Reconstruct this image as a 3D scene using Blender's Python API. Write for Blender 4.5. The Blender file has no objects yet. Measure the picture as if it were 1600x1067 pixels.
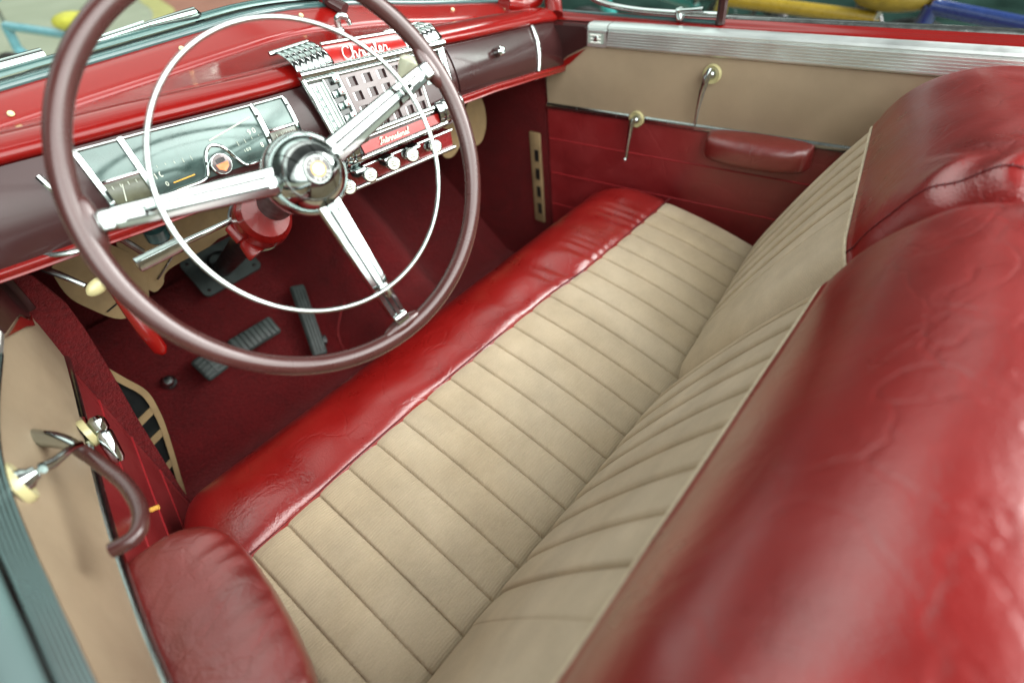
import bpy, bmesh, math, random
from mathutils import Vector, Matrix
random.seed(7)
sc = bpy.context.scene
col = sc.collection
PI = math.pi

# ------------------------------------------------------------------ materials
def new_mat(name):
    m = bpy.data.materials.new(name); m.use_nodes = True
    nt = m.node_tree
    return m, nt, nt.nodes['Principled BSDF']

def ramp(nt, fac, stops):
    r = nt.nodes.new('ShaderNodeValToRGB')
    el = r.color_ramp.elements
    while len(el) < len(stops): el.new(0.5)
    for e, (p, c) in zip(el, stops):
        e.position = p; e.color = (*c, 1) if len(c) == 3 else c
    nt.links.new(fac, r.inputs[0]); return r.outputs[0]

def obj_co(nt, scale=(1, 1, 1), rot=(0, 0, 0)):
    tc = nt.nodes.new('ShaderNodeTexCoord'); mp = nt.nodes.new('ShaderNodeMapping')
    mp.inputs['Scale'].default_value = scale; mp.inputs['Rotation'].default_value = rot
    nt.links.new(tc.outputs['Object'], mp.inputs['Vector']); return mp.outputs[0]

def noise(nt, co, scale, detail=4, rough=0.55, dist=0.0):
    n = nt.nodes.new('ShaderNodeTexNoise')
    n.inputs['Scale'].default_value = scale; n.inputs['Detail'].default_value = detail
    n.inputs['Roughness'].default_value = rough; n.inputs['Distortion'].default_value = dist
    nt.links.new(co, n.inputs['Vector']); return n.outputs['Fac']

def math_n(nt, op, a, b=None):
    m = nt.nodes.new('ShaderNodeMath'); m.operation = op
    for i, v in enumerate((a, b)):
        if v is None: continue
        if isinstance(v, (int, float)): m.inputs[i].default_value = v
        else: nt.links.new(v, m.inputs[i])
    return m.outputs[0]

def bump(nt, bs, h, strength, dist, prev=None):
    b = nt.nodes.new('ShaderNodeBump'); b.inputs['Strength'].default_value = strength
    b.inputs['Distance'].default_value = dist
    nt.links.new(h, b.inputs['Height'])
    if prev is not None: nt.links.new(prev, b.inputs['Normal'])
    nt.links.new(b.outputs[0], bs.inputs['Normal']); return b.outputs[0]

def plain(name, base, rough=.4, metal=0., spec=.5, coat=0., ior=1.5, vary=.12, vscale=30., coat_rough=.05, bump_s=0., bump_scale=200.):
    m, nt, bs = new_mat(name)
    bs.inputs['Metallic'].default_value = metal
    bs.inputs['Specular IOR Level'].default_value = spec
    bs.inputs['IOR'].default_value = ior
    bs.inputs['Coat Weight'].default_value = coat
    bs.inputs['Coat Roughness'].default_value = coat_rough
    co = obj_co(nt)
    n = noise(nt, co, vscale, 4)
    lo = tuple(c * (1 - vary) for c in base); hi = tuple(min(1, c * (1 + vary)) for c in base)
    nt.links.new(ramp(nt, n, [(.3, lo), (.7, hi)]), bs.inputs['Base Color'])
    r = nt.nodes.new('ShaderNodeMapRange')
    r.inputs['From Min'].default_value = .3; r.inputs['From Max'].default_value = .7
    r.inputs['To Min'].default_value = rough * .8; r.inputs['To Max'].default_value = min(1, rough * 1.25)
    nt.links.new(noise(nt, co, vscale * 2.3, 3), r.inputs['Value'])
    nt.links.new(r.outputs[0], bs.inputs['Roughness'])
    if ior > 1.92: bs.inputs['Specular Tint'].default_value = (.82, 1, .96, 1)
    if bump_s > 0:
        bump(nt, bs, noise(nt, co, bump_scale, 3), bump_s, .002)
    return m

def leather(name, base, gather=(1, 1, 1), gscale=20., gstr=.35, rough=.33):
    m, nt, bs = new_mat(name)
    co = obj_co(nt)
    n1 = noise(nt, co, 7, 5, .6)
    dark = tuple(c * .72 for c in base); lite = tuple(min(1, c * 1.18) for c in base)
    nt.links.new(ramp(nt, n1, [(.28, dark), (.5, base), (.75, lite)]), bs.inputs['Base Color'])
    r = nt.nodes.new('ShaderNodeMapRange')
    r.inputs['From Min'].default_value = .3; r.inputs['From Max'].default_value = .7
    r.inputs['To Min'].default_value = rough * .82; r.inputs['To Max'].default_value = rough * 1.25
    nt.links.new(noise(nt, co, 14, 5), r.inputs['Value']); nt.links.new(r.outputs[0], bs.inputs['Roughness'])
    bs.inputs['Specular IOR Level'].default_value = .9
    bs.inputs['Coat Weight'].default_value = .6; bs.inputs['Coat Roughness'].default_value = rough * .8
    # soft wrinkles
    w = noise(nt, obj_co(nt, gather), gscale, 3, .5, .4)
    p = bump(nt, bs, w, gstr, .012)
    # long creases
    v = nt.nodes.new('ShaderNodeTexVoronoi'); v.feature = 'DISTANCE_TO_EDGE'; v.inputs['Scale'].default_value = 9
    mx = nt.nodes.new('ShaderNodeMix'); mx.data_type = 'VECTOR'; mx.inputs[0].default_value = .16
    nn = nt.nodes.new('ShaderNodeTexNoise'); nn.inputs['Scale'].default_value = 8; nn.inputs['Detail'].default_value = 5
    nt.links.new(co, nn.inputs['Vector'])
    nt.links.new(co, mx.inputs[4]); nt.links.new(nn.outputs['Color'], mx.inputs[5])
    nt.links.new(mx.outputs[1], v.inputs['Vector'])
    e = ramp(nt, v.outputs['Distance'], [(0.0, (0, 0, 0)), (.035, (1, 1, 1))])
    p = bump(nt, bs, e, .22, .002, p)
    p = bump(nt, bs, noise(nt, co, 70, 5, .65, .8), .06, .004, p)
    ln_ = math_n(nt, 'ABSOLUTE', math_n(nt, 'SUBTRACT', noise(nt, co, 4.5, 2.5, .5, .3), .5))
    p = bump(nt, bs, ramp(nt, ln_, [(0.0, (0, 0, 0)), (.010, (1, 1, 1))]), .17, .002, p)
    # grain
    g = nt.nodes.new('ShaderNodeTexVoronoi'); g.inputs['Scale'].default_value = 330
    nt.links.new(co, g.inputs['Vector'])
    bump(nt, bs, g.outputs['Distance'], .22, .0012, p)
    return m

def cloth(name, base, rib=(0, 1, 0), ribs=230., rib_s=.55):
    m, nt, bs = new_mat(name)
    co = obj_co(nt)
    n1 = noise(nt, co, 10, 6, .65)
    n2 = noise(nt, co, 500, 2, .5)
    mix = math_n(nt, 'ADD', math_n(nt, 'MULTIPLY', n1, .7), math_n(nt, 'MULTIPLY', n2, .3))
    nt.links.new(ramp(nt, mix, [(.3, tuple(c * .8 for c in base)), (.7, tuple(c * 1.12 for c in base))]), bs.inputs['Base Color'])
    col_ = bs.inputs['Base Color'].links[0].from_socket
    st = nt.nodes.new('ShaderNodeMix'); st.data_type = 'RGBA'; st.blend_type = 'MULTIPLY'
    nt.links.new(ramp(nt, noise(nt, co, 3.2, 6, .6, .6), [(.36, (0, 0, 0)), (.62, (1, 1, 1))]), st.inputs[0])
    nt.links.new(col_, st.inputs[6]); st.inputs[7].default_value = (.86, .83, .78, 1)
    nt.links.new(st.outputs[2], bs.inputs['Base Color'])
    bs.inputs['Roughness'].default_value = .9
    bs.inputs['Specular IOR Level'].default_value = .15
    bs.inputs['Sheen Weight'].default_value = .12
    w = nt.nodes.new('ShaderNodeTexWave'); w.wave_type = 'BANDS'
    w.bands_direction = 'X' if rib[0] else ('Y' if rib[1] else 'Z')
    w.inputs['Scale'].default_value = ribs / 20 * 2 * PI; w.inputs['Distortion'].default_value = .6
    w.inputs['Detail'].default_value = 1; w.inputs['Detail Scale'].default_value = 4
    nt.links.new(co, w.inputs['Vector'])
    p = bump(nt, bs, w.outputs['Fac'], rib_s, .001)
    p = bump(nt, bs, noise(nt, co, 900, 2), .25, .001, p)
    bump(nt, bs, noise(nt, co, 18, 3), .25, .006, p)
    return m

def carpet(name, base):
    m, nt, bs = new_mat(name)
    co = obj_co(nt)
    n = noise(nt, co, 6, 7, .75, .8); n2 = noise(nt, co, 150, 4, .8)
    mix = math_n(nt, 'ADD', math_n(nt, 'MULTIPLY', n, .5), math_n(nt, 'MULTIPLY', n2, .5))
    nt.links.new(ramp(nt, mix, [(.34, tuple(c * .35 for c in base)), (.66, tuple(c * 1.7 for c in base))]), bs.inputs['Base Color'])
    bs.inputs['Roughness'].default_value = 1.0; bs.inputs['Specular IOR Level'].default_value = .1
    bs.inputs['Sheen Weight'].default_value = .25; bs.inputs['Sheen Tint'].default_value = (1, .3, .3, 1)
    bump(nt, bs, n2, 1.0, .010)
    return m

def glass_mat(name, tint=(.9, 1, .97), alpha=.03, rough=.02):
    m, nt, bs = new_mat(name)
    out = nt.nodes['Material Output']
    tr = nt.nodes.new('ShaderNodeBsdfTransparent'); tr.inputs[0].default_value = (*tint, 1)
    gl = nt.nodes.new('ShaderNodeBsdfGlossy'); gl.inputs['Roughness'].default_value = rough
    fr = nt.nodes.new('ShaderNodeFresnel'); fr.inputs['IOR'].default_value = 1.12
    co = obj_co(nt); n = noise(nt, co, 6, 4)
    f = math_n(nt, 'ADD', fr.outputs[0], math_n(nt, 'MULTIPLY', n, alpha))
    mx = nt.nodes.new('ShaderNodeMixShader')
    nt.links.new(f, mx.inputs[0]); nt.links.new(tr.outputs[0], mx.inputs[1]); nt.links.new(gl.outputs[0], mx.inputs[2])
    nt.links.new(mx.outputs[0], out.inputs[0]); return m

MT = {}
MT['leather'] = leather('red_leather', (.225, .0048, .0040), gscale=14, gstr=.14, rough=.31)
MT['leather_roll'] = leather('red_leather_roll', (.25, .0065, .0055), gather=(1, .5, .5), gscale=18, gstr=.13, rough=.30)
MT['leather_old'] = leather('brown_red_leather', (.15, .011, .009), gather=(1, 1, 1), gscale=24, gstr=.26, rough=.38)
MT['leather_door'] = leather('dark_red_leather', (.20, .007, .009), gscale=10, gstr=.10, rough=.45)
MT['cloth'] = cloth('tan_bedford_cloth', (.56, .465, .335))
MT['cloth_back'] = cloth('tan_bedford_cloth_back', (.62, .515, .375), rib=(0, 0, 1), ribs=330, rib_s=.25)
MT['vinyl'] = plain('tan_door_vinyl', (.31, .24, .16), .5, vary=.16, vscale=5, bump_s=.3, bump_scale=350)
MT['paint'] = plain('red_gloss_paint', (.165, .0038, .0028), .2, spec=.3, coat=.45, coat_rough=.10, vary=.06, vscale=6)
MT['paint_dull'] = plain('red_satin_paint', (.15, .005, .004), .28, spec=.3, coat=.3, vary=.10, vscale=8)
MT['maroon'] = plain('maroon_gloss', (.030, .010, .010), .2, spec=.3, coat=.12, ior=1.5, vary=.15, vscale=6)
MT['rim'] = plain('maroon_bakelite', (.050, .014, .0125), .26, coat=.4, vary=.10, vscale=14)
MT['chrome'] = plain('chrome', (.47, .515, .505), .05, metal=1., vary=.03, vscale=25)
MT['chrome_dull'] = plain('worn_chrome', (.42, .465, .455), .22, metal=1., vary=.12, vscale=30)
MT['rail'] = plain('brushed_aluminium_rail', (.80, .86, .85), .42, metal=1., vary=.02, vscale=4)
MT['rail_near'] = plain('shaded_rail', (.15, .21, .21), .28, metal=1., vary=.02, vscale=4)  # rail metal with shade put into its base colour, for the driver door
MT['black'] = plain('black_slot', (.010, .012, .012), .4, vary=.2)
MT['black_gloss'] = plain('black_gloss_paint', (.012, .011, .011), .12, coat=.6, vary=.2)
MT['rubber'] = plain('black_green_rubber', (.038, .050, .047), .5, vary=.3, vscale=40, bump_s=.3, bump_scale=300)
MT['seal'] = plain('dark_teal_seal', (.03, .075, .075), .22, coat=.7, vary=.1)
MT['card'] = plain('tan_fibreboard', (.27, .185, .09), .75, vary=.22, vscale=14, bump_s=.3, bump_scale=120)
MT['cream'] = plain('cream_plastic', (.47, .43, .22), .30, coat=.4, vary=.1)
MT['ivory'] = plain('ivory_knob_face', (.72, .74, .62), .3, coat=.4, vary=.1)
MT['carpet'] = carpet('dark_red_carpet', (.10, .004, .0055))
MT['carpet_lit'] = carpet('lit_red_carpet', (.115, .005, .0065))  # lighter copy of the carpet, with light put into the colour
MT['gauge'] = plain('dark_green_gauge_glass', (.028, .050, .045), .12, ior=1.95, vary=.3, vscale=40)
MT['gauge_dim'] = plain('olive_gauge_face', (.07, .075, .045), .16, ior=1.9, vary=.25, vscale=60)
MT['pale'] = plain('pale_dial_mark', (.55, .60, .50), .4, vary=.1)
MT['dialstrip'] = plain('grey_green_dial', (.30, .37, .33), .25, vary=.15, coat=.5)
MT['grille'] = plain('maroon_grille', (.085, .062, .062), .32, metal=.2, coat=.4, vary=.12)
MT['grille_hole'] = plain('grille_shadow', (.012, .022, .02), .3, vary=.3)
MT['redlabel'] = plain('red_enamel', (.28, .012, .010), .2, coat=.7, vary=.08)
MT['orange'] = plain('orange_enamel', (.70, .17, .05), .3, coat=.5, vary=.15)
MT['amber'] = plain('amber_ring', (.75, .42, .08), .3, coat=.5, vary=.1)
MT['white'] = plain('white_enamel', (.8, .82, .78), .3, coat=.5, vary=.05)
MT['darkred_face'] = plain('maroon_face', (.16, .012, .014), .25, coat=.5, vary=.15)
MT['glass'] = glass_mat('window_glass')
MT['lens'] = plain('clear_amber_lens', (.60, .62, .46), .12, coat=1., vary=.15)
MT['thread'] = plain('pale_piping', (.70, .60, .43), .8, vary=.15, vscale=200, bump_s=.6, bump_scale=500)
MT['stitch'] = plain('dark_stitch', (.11, .008, .010), .7, vary=.2)
MT['weltred'] = plain('red_welt', (.28, .016, .020), .45, vary=.1)

# ------------------------------------------------------------------ mesh builder
class MB:
    def __init__(s): s.v = []; s.f = []; s.m = []; s.mats = []
    def mi(s, mat):
        if mat not in s.mats: s.mats.append(mat)
        return s.mats.index(mat)
    def add(s, vs, fs, mat):
        o = len(s.v); k = s.mi(mat)
        s.v += [tuple(p) for p in vs]
        for f in fs: s.f.append(tuple(i + o for i in f)); s.m.append(k)
    def grid(s, fn, nu, nv, mat, cu=False, cv=False, matfn=None):
        vs = [fn(i / nu, j / nv) for i in range(nu + (0 if cu else 1)) for j in range(nv + (0 if cv else 1))]
        NU = nu if cu else nu + 1; NV = nv if cv else nv + 1
        fs = []
        for i in range(nu):
            for j in range(nv):
                a, b = i, (i + 1) % NU; c, d = j, (j + 1) % NV
                fs.append((a * NV + c, b * NV + c, b * NV + d, a * NV + d))
        s.add(vs, fs, mat)
    def tube(s, path, r, mat, n=10, closed=False, cap=True, flat=1.0, up=None):
        P = [Vector(p) for p in path]; N = len(P)
        R = r if isinstance(r, (list, tuple)) else [r] * N
        T = []
        for i in range(N):
            if closed: t = P[(i + 1) % N] - P[i - 1]
            else: t = P[min(i + 1, N - 1)] - P[max(i - 1, 0)]
            T.append(t.normalized())
        u = Vector(up) if up else (Vector((0, 0, 1)) if abs(T[0].z) < .9 else Vector((1, 0, 0)))
        u = (u - T[0] * u.dot(T[0])).normalized()
        vs = []
        for i in range(N):
            u = (u - T[i] * u.dot(T[i]))
            u = u.normalized() if u.length > 1e-6 else T[i].orthogonal().normalized()
            w = T[i].cross(u)
            for k in range(n):
                a = 2 * PI * k / n
                vs.append(P[i] + (u * math.cos(a) * flat + w * math.sin(a)) * R[i])
        fs = []
        for i in range(N if closed else N - 1):
            for k in range(n):
                a = i * n; b = ((i + 1) % N) * n
                fs.append((a + k, a + (k + 1) % n, b + (k + 1) % n, b + k))
        if not closed and cap:
            fs.append(tuple(range(n))[::-1]); fs.append(tuple((N - 1) * n + k for k in range(n)))
        s.add(vs, fs, mat)
    def lathe(s, prof, o, axis, mat, n=32, mats=None):
        o = Vector(o); a = Vector(axis).normalized(); u = a.orthogonal().normalized(); w = a.cross(u)
        for i in range(len(prof) - 1):
            (r0, h0), (r1, h1) = prof[i], prof[i + 1]
            vs = []
            for r, h in ((r0, h0), (r1, h1)):
                for k in range(n):
                    t = 2 * PI * k / n
                    vs.append(o + a * h + (u * math.cos(t) + w * math.sin(t)) * max(r, 1e-5))
            s.add(vs, [(k, (k + 1) % n, n + (k + 1) % n, n + k) for k in range(n)], (mats[i] if mats else mat))
    def box(s, c, ax, ay, az, mat, bev=0.0, seg=2):
        # c centre, ax ay az half-extent vectors
        c = Vector(c); ax, ay, az = Vector(ax), Vector(ay), Vector(az)
        bm = bmesh.new(); bmesh.ops.create_cube(bm, size=2)
        L = (ax.length, ay.length, az.length)
        for v in bm.verts: v.co = Vector((v.co.x * L[0], v.co.y * L[1], v.co.z * L[2]))
        if bev > 0:
            bmesh.ops.bevel(bm, geom=bm.edges[:], offset=min(bev, .49 * 2 * min(L)), segments=seg, profile=.5, affect='EDGES')
        X, Y, Z = ax.normalized(), ay.normalized(), az.normalized()
        bm.verts.ensure_lookup_table()
        vs = [c + X * v.co.x + Y * v.co.y + Z * v.co.z for v in bm.verts]
        fs = [tuple(v.index for v in f.verts) for f in bm.faces]
        bm.free(); s.add(vs, fs, mat)
    def prism(s, poly, d, mat):
        P = [Vector(p) for p in poly]; d = Vector(d); n = len(P)
        vs = P + [p + d for p in P]
        fs = [tuple(range(n)), tuple(range(2 * n - 1, n - 1, -1))] + [(i, (i + 1) % n, n + (i + 1) % n, n + i) for i in range(n)]
        s.add(vs, fs, mat)
    def ell(s, c, ax, ay, az, mat, nu=20, nv=12):
        c = Vector(c); ax, ay, az = Vector(ax), Vector(ay), Vector(az)
        s.grid(lambda u, v: c + ax * math.cos(2 * PI * u) * math.sin(PI * (v * .998 + .001)) + ay * math.sin(2 * PI * u) * math.sin(PI * (v * .998 + .001)) + az * math.cos(PI * (v * .998 + .001)), nu, nv, mat, cu=True)

WORLD = {}
def finish(name, mb, parent=None, sharp=38, label=None, weld=True):
    lo = [min(v[k] for v in mb.v) for k in range(3)]; hi = [max(v[k] for v in mb.v) for k in range(3)]
    o = Vector(((lo[0] + hi[0]) / 2, (lo[1] + hi[1]) / 2, (lo[2] + hi[2]) / 2))
    me = bpy.data.meshes.new(name)
    me.from_pydata([Vector(v) - o for v in mb.v], [], mb.f)
    for m in mb.mats: me.materials.append(m)
    me.polygons.foreach_set('material_index', mb.m)
    bm = bmesh.new(); bm.from_mesh(me)
    if weld: bmesh.ops.remove_doubles(bm, verts=bm.verts[:], dist=2e-5)
    bmesh.ops.recalc_face_normals(bm, faces=bm.faces[:])
    bm.to_mesh(me); bm.free()
    me.polygons.foreach_set('use_smooth', [True] * len(me.polygons))
    me.set_sharp_from_angle(angle=math.radians(sharp))
    ob = bpy.data.objects.new(name, me); col.objects.link(ob)
    if parent is not None:
        ob.parent = parent; ob.location = o - WORLD[parent]
    else: ob.location = o
    WORLD[ob] = o
    if label: ob['label'] = label
    return ob

def empty(name, loc, label, cat, group=None):
    o = bpy.data.objects.new(name, None); col.objects.link(o); o.location = loc
    o.empty_display_size = .1
    o['label'] = label; o['category'] = cat
    if group: o['group'] = group
    WORLD[o] = Vector(loc); return o

def lerp(a, b, t): return a + (b - a) * t
def interp(x, pts):
    if x <= pts[0][0]: return pts[0][1]
    for (x0, y0), (x1, y1) in zip(pts, pts[1:]):
        if x <= x1: return y0 + (y1 - y0) * (x - x0) / (x1 - x0)
    return pts[-1][1]
def smooth(a, b, x):
    t = max(0, min(1, (x - a) / (b - a))); return t * t * (3 - 2 * t)
def catmull(pts, n=6, closed=False):
    P = [Vector(p) for p in pts]; out = []; N = len(P)
    for i in range(N if closed else N - 1):
        if closed: a, b, c, d = P[i - 1], P[i], P[(i + 1) % N], P[(i + 2) % N]
        else: a, b, c, d = P[max(i - 1, 0)], P[i], P[i + 1], P[min(i + 2, N - 1)]
        for k in range(n):
            t = k / n
            out.append(.5 * ((2 * b) + (c - a) * t + (2 * a - 5 * b + 4 * c - d) * t * t + (3 * b - a - 3 * c + d) * t ** 3))
    if not closed: out.append(P[-1])
    return out

# ------------------------------------------------------------------ the car
GZ = -.33
car = empty('convertible_car', (0, 0, GZ), 'red vintage open-top car with red leather and tan cloth bench seat', 'car')

# ---- seat cushion -------------------------------------------------
P0, X0 = .0621, -.5988
SEAM = [(-.66, -.004), (-.55, -.002), (-.42, .004), (-.22, .008), (0, .004), (.15, 0), (.25, -.012), (.66, -.022)]
def channel(x, amp):
    u = (x - X0) / P0; f = u - math.floor(u)
    d = min(f, 1 - f) * P0
    return amp * (abs(math.sin(PI * f)) ** .6 - .72) + amp * .65 * (.5 - f) - .0016 * math.exp(-(d / .0018) ** 2)
def pleat_xs(a, b, x0):
    xs = {a, b}; k = math.floor((a - x0) / P0) - 1
    while x0 + k * P0 < b:
        for f in (.0, .012, .028, .045, .07, .12, .2, .3, .4, .5, .6, .7, .8, .88, .93, .955, .972, .988):
            x = x0 + (k + f) * P0
            if a < x < b: xs.add(x)
        k += 1
    for j in range(12):
        xs.add(a + .05 * (j / 12) ** 2); xs.add(b - .05 * (j / 12) ** 2)
    return sorted(xs)
mb = MB()
XL, XR = -.665, .668
CX = pleat_xs(XL, XR, X0); NX = len(CX) - 1
def cush(u, v):
    x = CX[round(u * NX)]
    ys = interp(x, SEAM); y = lerp(ys, -.42, v)
    z = .380 - .079 * (v * (.42 + ys) / (.324 + ys)) + .010 * math.sin(PI * min(1, v * 1.25)) 
    fade = smooth(0, .03, v)
    z += channel(x, .0046) * (.35 + .65 * fade)
    e = min(x - XL, XR - x)
    z -= .035 * (1 - smooth(0, .045, e)) ** 2 * 1.0
    z -= .004 * (1 - fade)
    return (x, y, z)
mb.grid(cush, NX, 40, MT['cloth'])
def cside(sx):
    def f(u, v):
        p = cush(0 if sx < 0 else 1, u); return (p[0] + sx * .006 * math.sin(PI * v), p[1], lerp(p[2], .12, v))
    return f
mb.grid(cside(-1), 20, 6, MT['cloth']); mb.grid(cside(1), 20, 6, MT['cloth'])
cushion = finish('seat_cushion', mb, car, label='tan cloth bench cushion with pleats running front to back')
mb = MB()
RC = (.112, .283)
def roll(u, v):
    x = lerp(XL - .006, XR + .004, u)
    ys = interp(x, SEAM)
    # profile: from the seam over the crest, down the front
    prof = [(ys - .004, .3745), (ys + .004, .3835), (ys + .022, .3905), (.065, .397), (.105, .3965), (.145, .388), (.180, .368), (.205, .338), (.216, .300), (.214, .25), (.205, .19), (.195, .12)]
    t = v * (len(prof) - 1); i = min(int(t), len(prof) - 2); t -= i
    a, b, c, d = prof[max(i - 1, 0)], prof[i], prof[i + 1], prof[min(i + 2, len(prof) - 1)]
    q = [.5 * ((2 * b[k]) + (c[k] - a[k]) * t + (2 * a[k] - 5 * b[k] + 4 * c[k] - d[k]) * t * t + (3 * b[k] - a[k] - 3 * c[k] + d[k]) * t ** 3) for k in (0, 1)]
    e = min(x - (XL - .006), (XR + .004) - x); rr = .085
    if e < rr:
        s_ = math.sqrt(max(0, 1 - (1 - e / rr) ** 2)); s_ = .30 + .70 * s_
        cy, cz = ys + .02, .20
        q[0] = cy + (q[0] - cy) * s_ if v > .1 else q[0]
        q[1] = cz + (q[1] - cz) * (.55 + .45 * s_) if v > .04 else q[1] - .05 * (1 - s_)
    # gathers in the leather near the seam
    g = math.exp(-((v - .17) / .13) ** 2)
    m = smooth(-.05, .15, x) * (1 - smooth(.48, .60, x))
    ph = x * 2 * PI / .041 + 2.6 * math.sin(x * 37) + 3.4 * math.sin(x * 13 + 1) + v * 11
    q[1] += g * m * .0026 * (.55 + .45 * math.sin(x * 23 + 2)) * math.sin(ph)
    q[1] += .0025 * math.sin(x * 21 + v * 3) * math.sin(PI * min(1, v * 2.2)) 
    q[1] += .0018 * math.sin(x * 47 + 5 * v) * math.exp(-((v - .3) / .2) ** 2)
    return (x, q[0], q[1])
mb.grid(roll, 260, 48, MT['leather_roll'])
finish('leather_front_roll', mb, cushion, label='padded red leather roll along the front edge of the seat')
mb = MB()
mb.tube([(lerp(XL + .01, XR - .012, i / 80), interp(lerp(XL, XR, i / 80), SEAM) + .001, .3785) for i in range(81)], .0022, MT['stitch'], n=8)  # dark tube stands in for the shaded crease along the seam
finish('seam_crease_shade', mb, cushion)
mb = MB()
mb.box((0, -.1, .085), (.64, 0, 0), (0, .29, 0), (0, 0, .075), MT['carpet'], .01)
finish('seat_base', mb, cushion)

# ---- backrests ------------------------------------------------------
FRONT = [(-.255, .20), (-.268, .28), (-.277, .33), (-.322, .43), (-.376, .54), (-.414, .615), (-.433, .654)]
TOP = [(-.434, .656), (-.436, .668), (-.444, .688), (-.461, .715), (-.486, .742), (-.515, .763), (-.548, .779), (-.585, .788), (-.625, .790), (-.665, .782), (-.700, .758), (-.722, .715), (-.725, .62), (-.71, .45), (-.68, .25), (-.64, .18)]
def spl(pts, v):
    t = v * (len(pts) - 1); i = min(int(t), len(pts) - 2); t -= i
    a, b, c, d = pts[max(i - 1, 0)], pts[i], pts[i + 1], pts[min(i + 2, len(pts) - 1)]
    return [.5 * ((2 * b[k]) + (c[k] - a[k]) * t + (2 * a[k] - 5 * b[k] + 4 * c[k] - d[k]) * t * t + (3 * b[k] - a[k] - 3 * c[k] + d[k]) * t ** 3) for k in (0, 1)]
def shift(x, q):
    sh = max(0, min(1, (.64 - x) / .53)); w = max(.6, min(1, .6 + .4 * (q[1] - .3) / .35))
    return [q[0] - .094 * sh * w, q[1] + .026 * sh * w + .030 * sh * smooth(.67, .80, q[1])]
def endround(x, xa, xb, q, r, cy=-.555, cz=.50):
    e = min(x - xa, xb - x)
    if e < r:
        s_ = math.sqrt(max(0, 1 - (1 - max(0, e) / r) ** 2))
        k = .0 + 1.0 * s_
        # move toward the inner core line of the pad
        sh = max(0, min(1, (.64 - x) / .53))
        dy, dz = (cy - .06 * sh) - q[0], cz - q[1]
        L = math.hypot(dy, dz); m = min(r * (1 - k), L)
        q = [q[0] + dy / L * m, q[1] + dz / L * m]
    return q
def backrest(label, xa, xb, pl, pr, ra, rb, gsgn):
    r = .060
    FX = pleat_xs(xa, xb, pl); n = len(FX) - 1
    def face(u, v, off=0., pleats=True):
        x = FX[round(u * n)]
        q = shift(x, spl(FRONT, v))
        q = endround(x, xa, xb, q, r)
        h = 0
        if pleats and pl < x < pr:
            k = (x - pl) / P0; f = k - math.floor(k)
            dd_ = min(f, 1 - f) * P0
            h = .0030 * (abs(math.sin(PI * f)) ** .5 - .8) + .0050 * (.5 - f) - .0026 * math.exp(-(dd_ / .0022) ** 2)
            h *= smooth(.12, .35, v) * .4 + .6
        bulge = .012 * math.sin(PI * min(1, v)) 
        e = smooth(.97, 1, v)
        nn_ = (.90, .43)
        d = h * (1 - .3 * e) + bulge + off
        return (x, q[0] + nn_[0] * d, q[1] + nn_[1] * d)
    mb = MB()
    def redtop(u, v):
        x = lerp(xa, xb, u); q = shift(x, spl(TOP, v))
        q = endround(x, xa, xb, q, r)
        # soft dents and gathers towards the split
        g = math.exp(-((x - (xb if gsgn > 0 else xa)) / .10) ** 2) * math.exp(-((v - .42) / .22) ** 2)
        amp = .0055 if gsgn < 0 else .0018
        ph = v * 46 + 1.5 * math.sin(x * 60) + 14 * (x - xa)
        w = amp * g * math.sin(ph)
        w += .003 * math.sin(x * 11 + 1) * math.sin(v * 9) + .0016 * math.sin(x * 29 + v * 13)
        lip = .004 * math.exp(-((v - .035) / .03) ** 2)
        return (x, q[0] + lip * .9, q[1] + w + lip * .4)
    mb.grid(redtop, int((xb - xa) * 220), 110, MT['leather'])
    for uu in (0., 1.):
        prof = [redtop(uu, j / 60) for j in range(61)]
        fr = [face(uu, 1 - j / 20) for j in range(21)]
        loop = prof + fr[::-1][:0] + [face(uu, j / 20) for j in range(21)]
        cx_ = prof[0][0]
        cen = (cx_, sum(p[1] for p in loop) / len(loop), sum(p[2] for p in loop) / len(loop))
        mb.add(loop + [cen], [(i, (i + 1) % len(loop), len(loop)) for i in range(len(loop))], MT['leather'])
    b = finish('seat_backrest', mb, car, label=label)
    mb = MB(); mb.grid(face, n, 44, MT['cloth_back'])
    finish('cloth_panel', mb, b)
    mb = MB()
    pts = [Vector(face(i / n, 1, 0., False)) + Vector((0, .0030, .0030)) for i in range(0, n + 1, 2)]
    mb.tube(pts, .0030, MT['thread'], n=8)
    finish('piping', mb, b)
    return b, redtop
b1, f1 = backrest('nearer red leather backrest with tan pleated front, behind the steering wheel', -.66, .078, -.4675 + .0005, .06, 0, 1, 1)
b2, f2 = backrest('farther red leather backrest with tan pleated front, beside the passenger door', .108, .662, .27, .70, 1, 0, -1)
# stitched boxing seam on the farther backrest
mb = MB()
pts = []
for i in range(71):
    v = lerp(.02, .62, i / 70); p = Vector(f2(.048, v)); pts.append(p + Vector((0, 0, .0008)))
mb.tube(pts, .0009, MT['stitch'], n=6)
for i in range(2, 69, 2):
    d = (pts[i + 1] - pts[i]).normalized(); s_ = Vector((1, 0, 0))
    mb.tube([pts[i] - s_ * .0035 + Vector((0, 0, .0006)), pts[i] + s_ * .0035 + Vector((0, 0, .0006))], .0007, MT['stitch'], n=5)
finish('stitched_seam', mb, b2)

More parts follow.
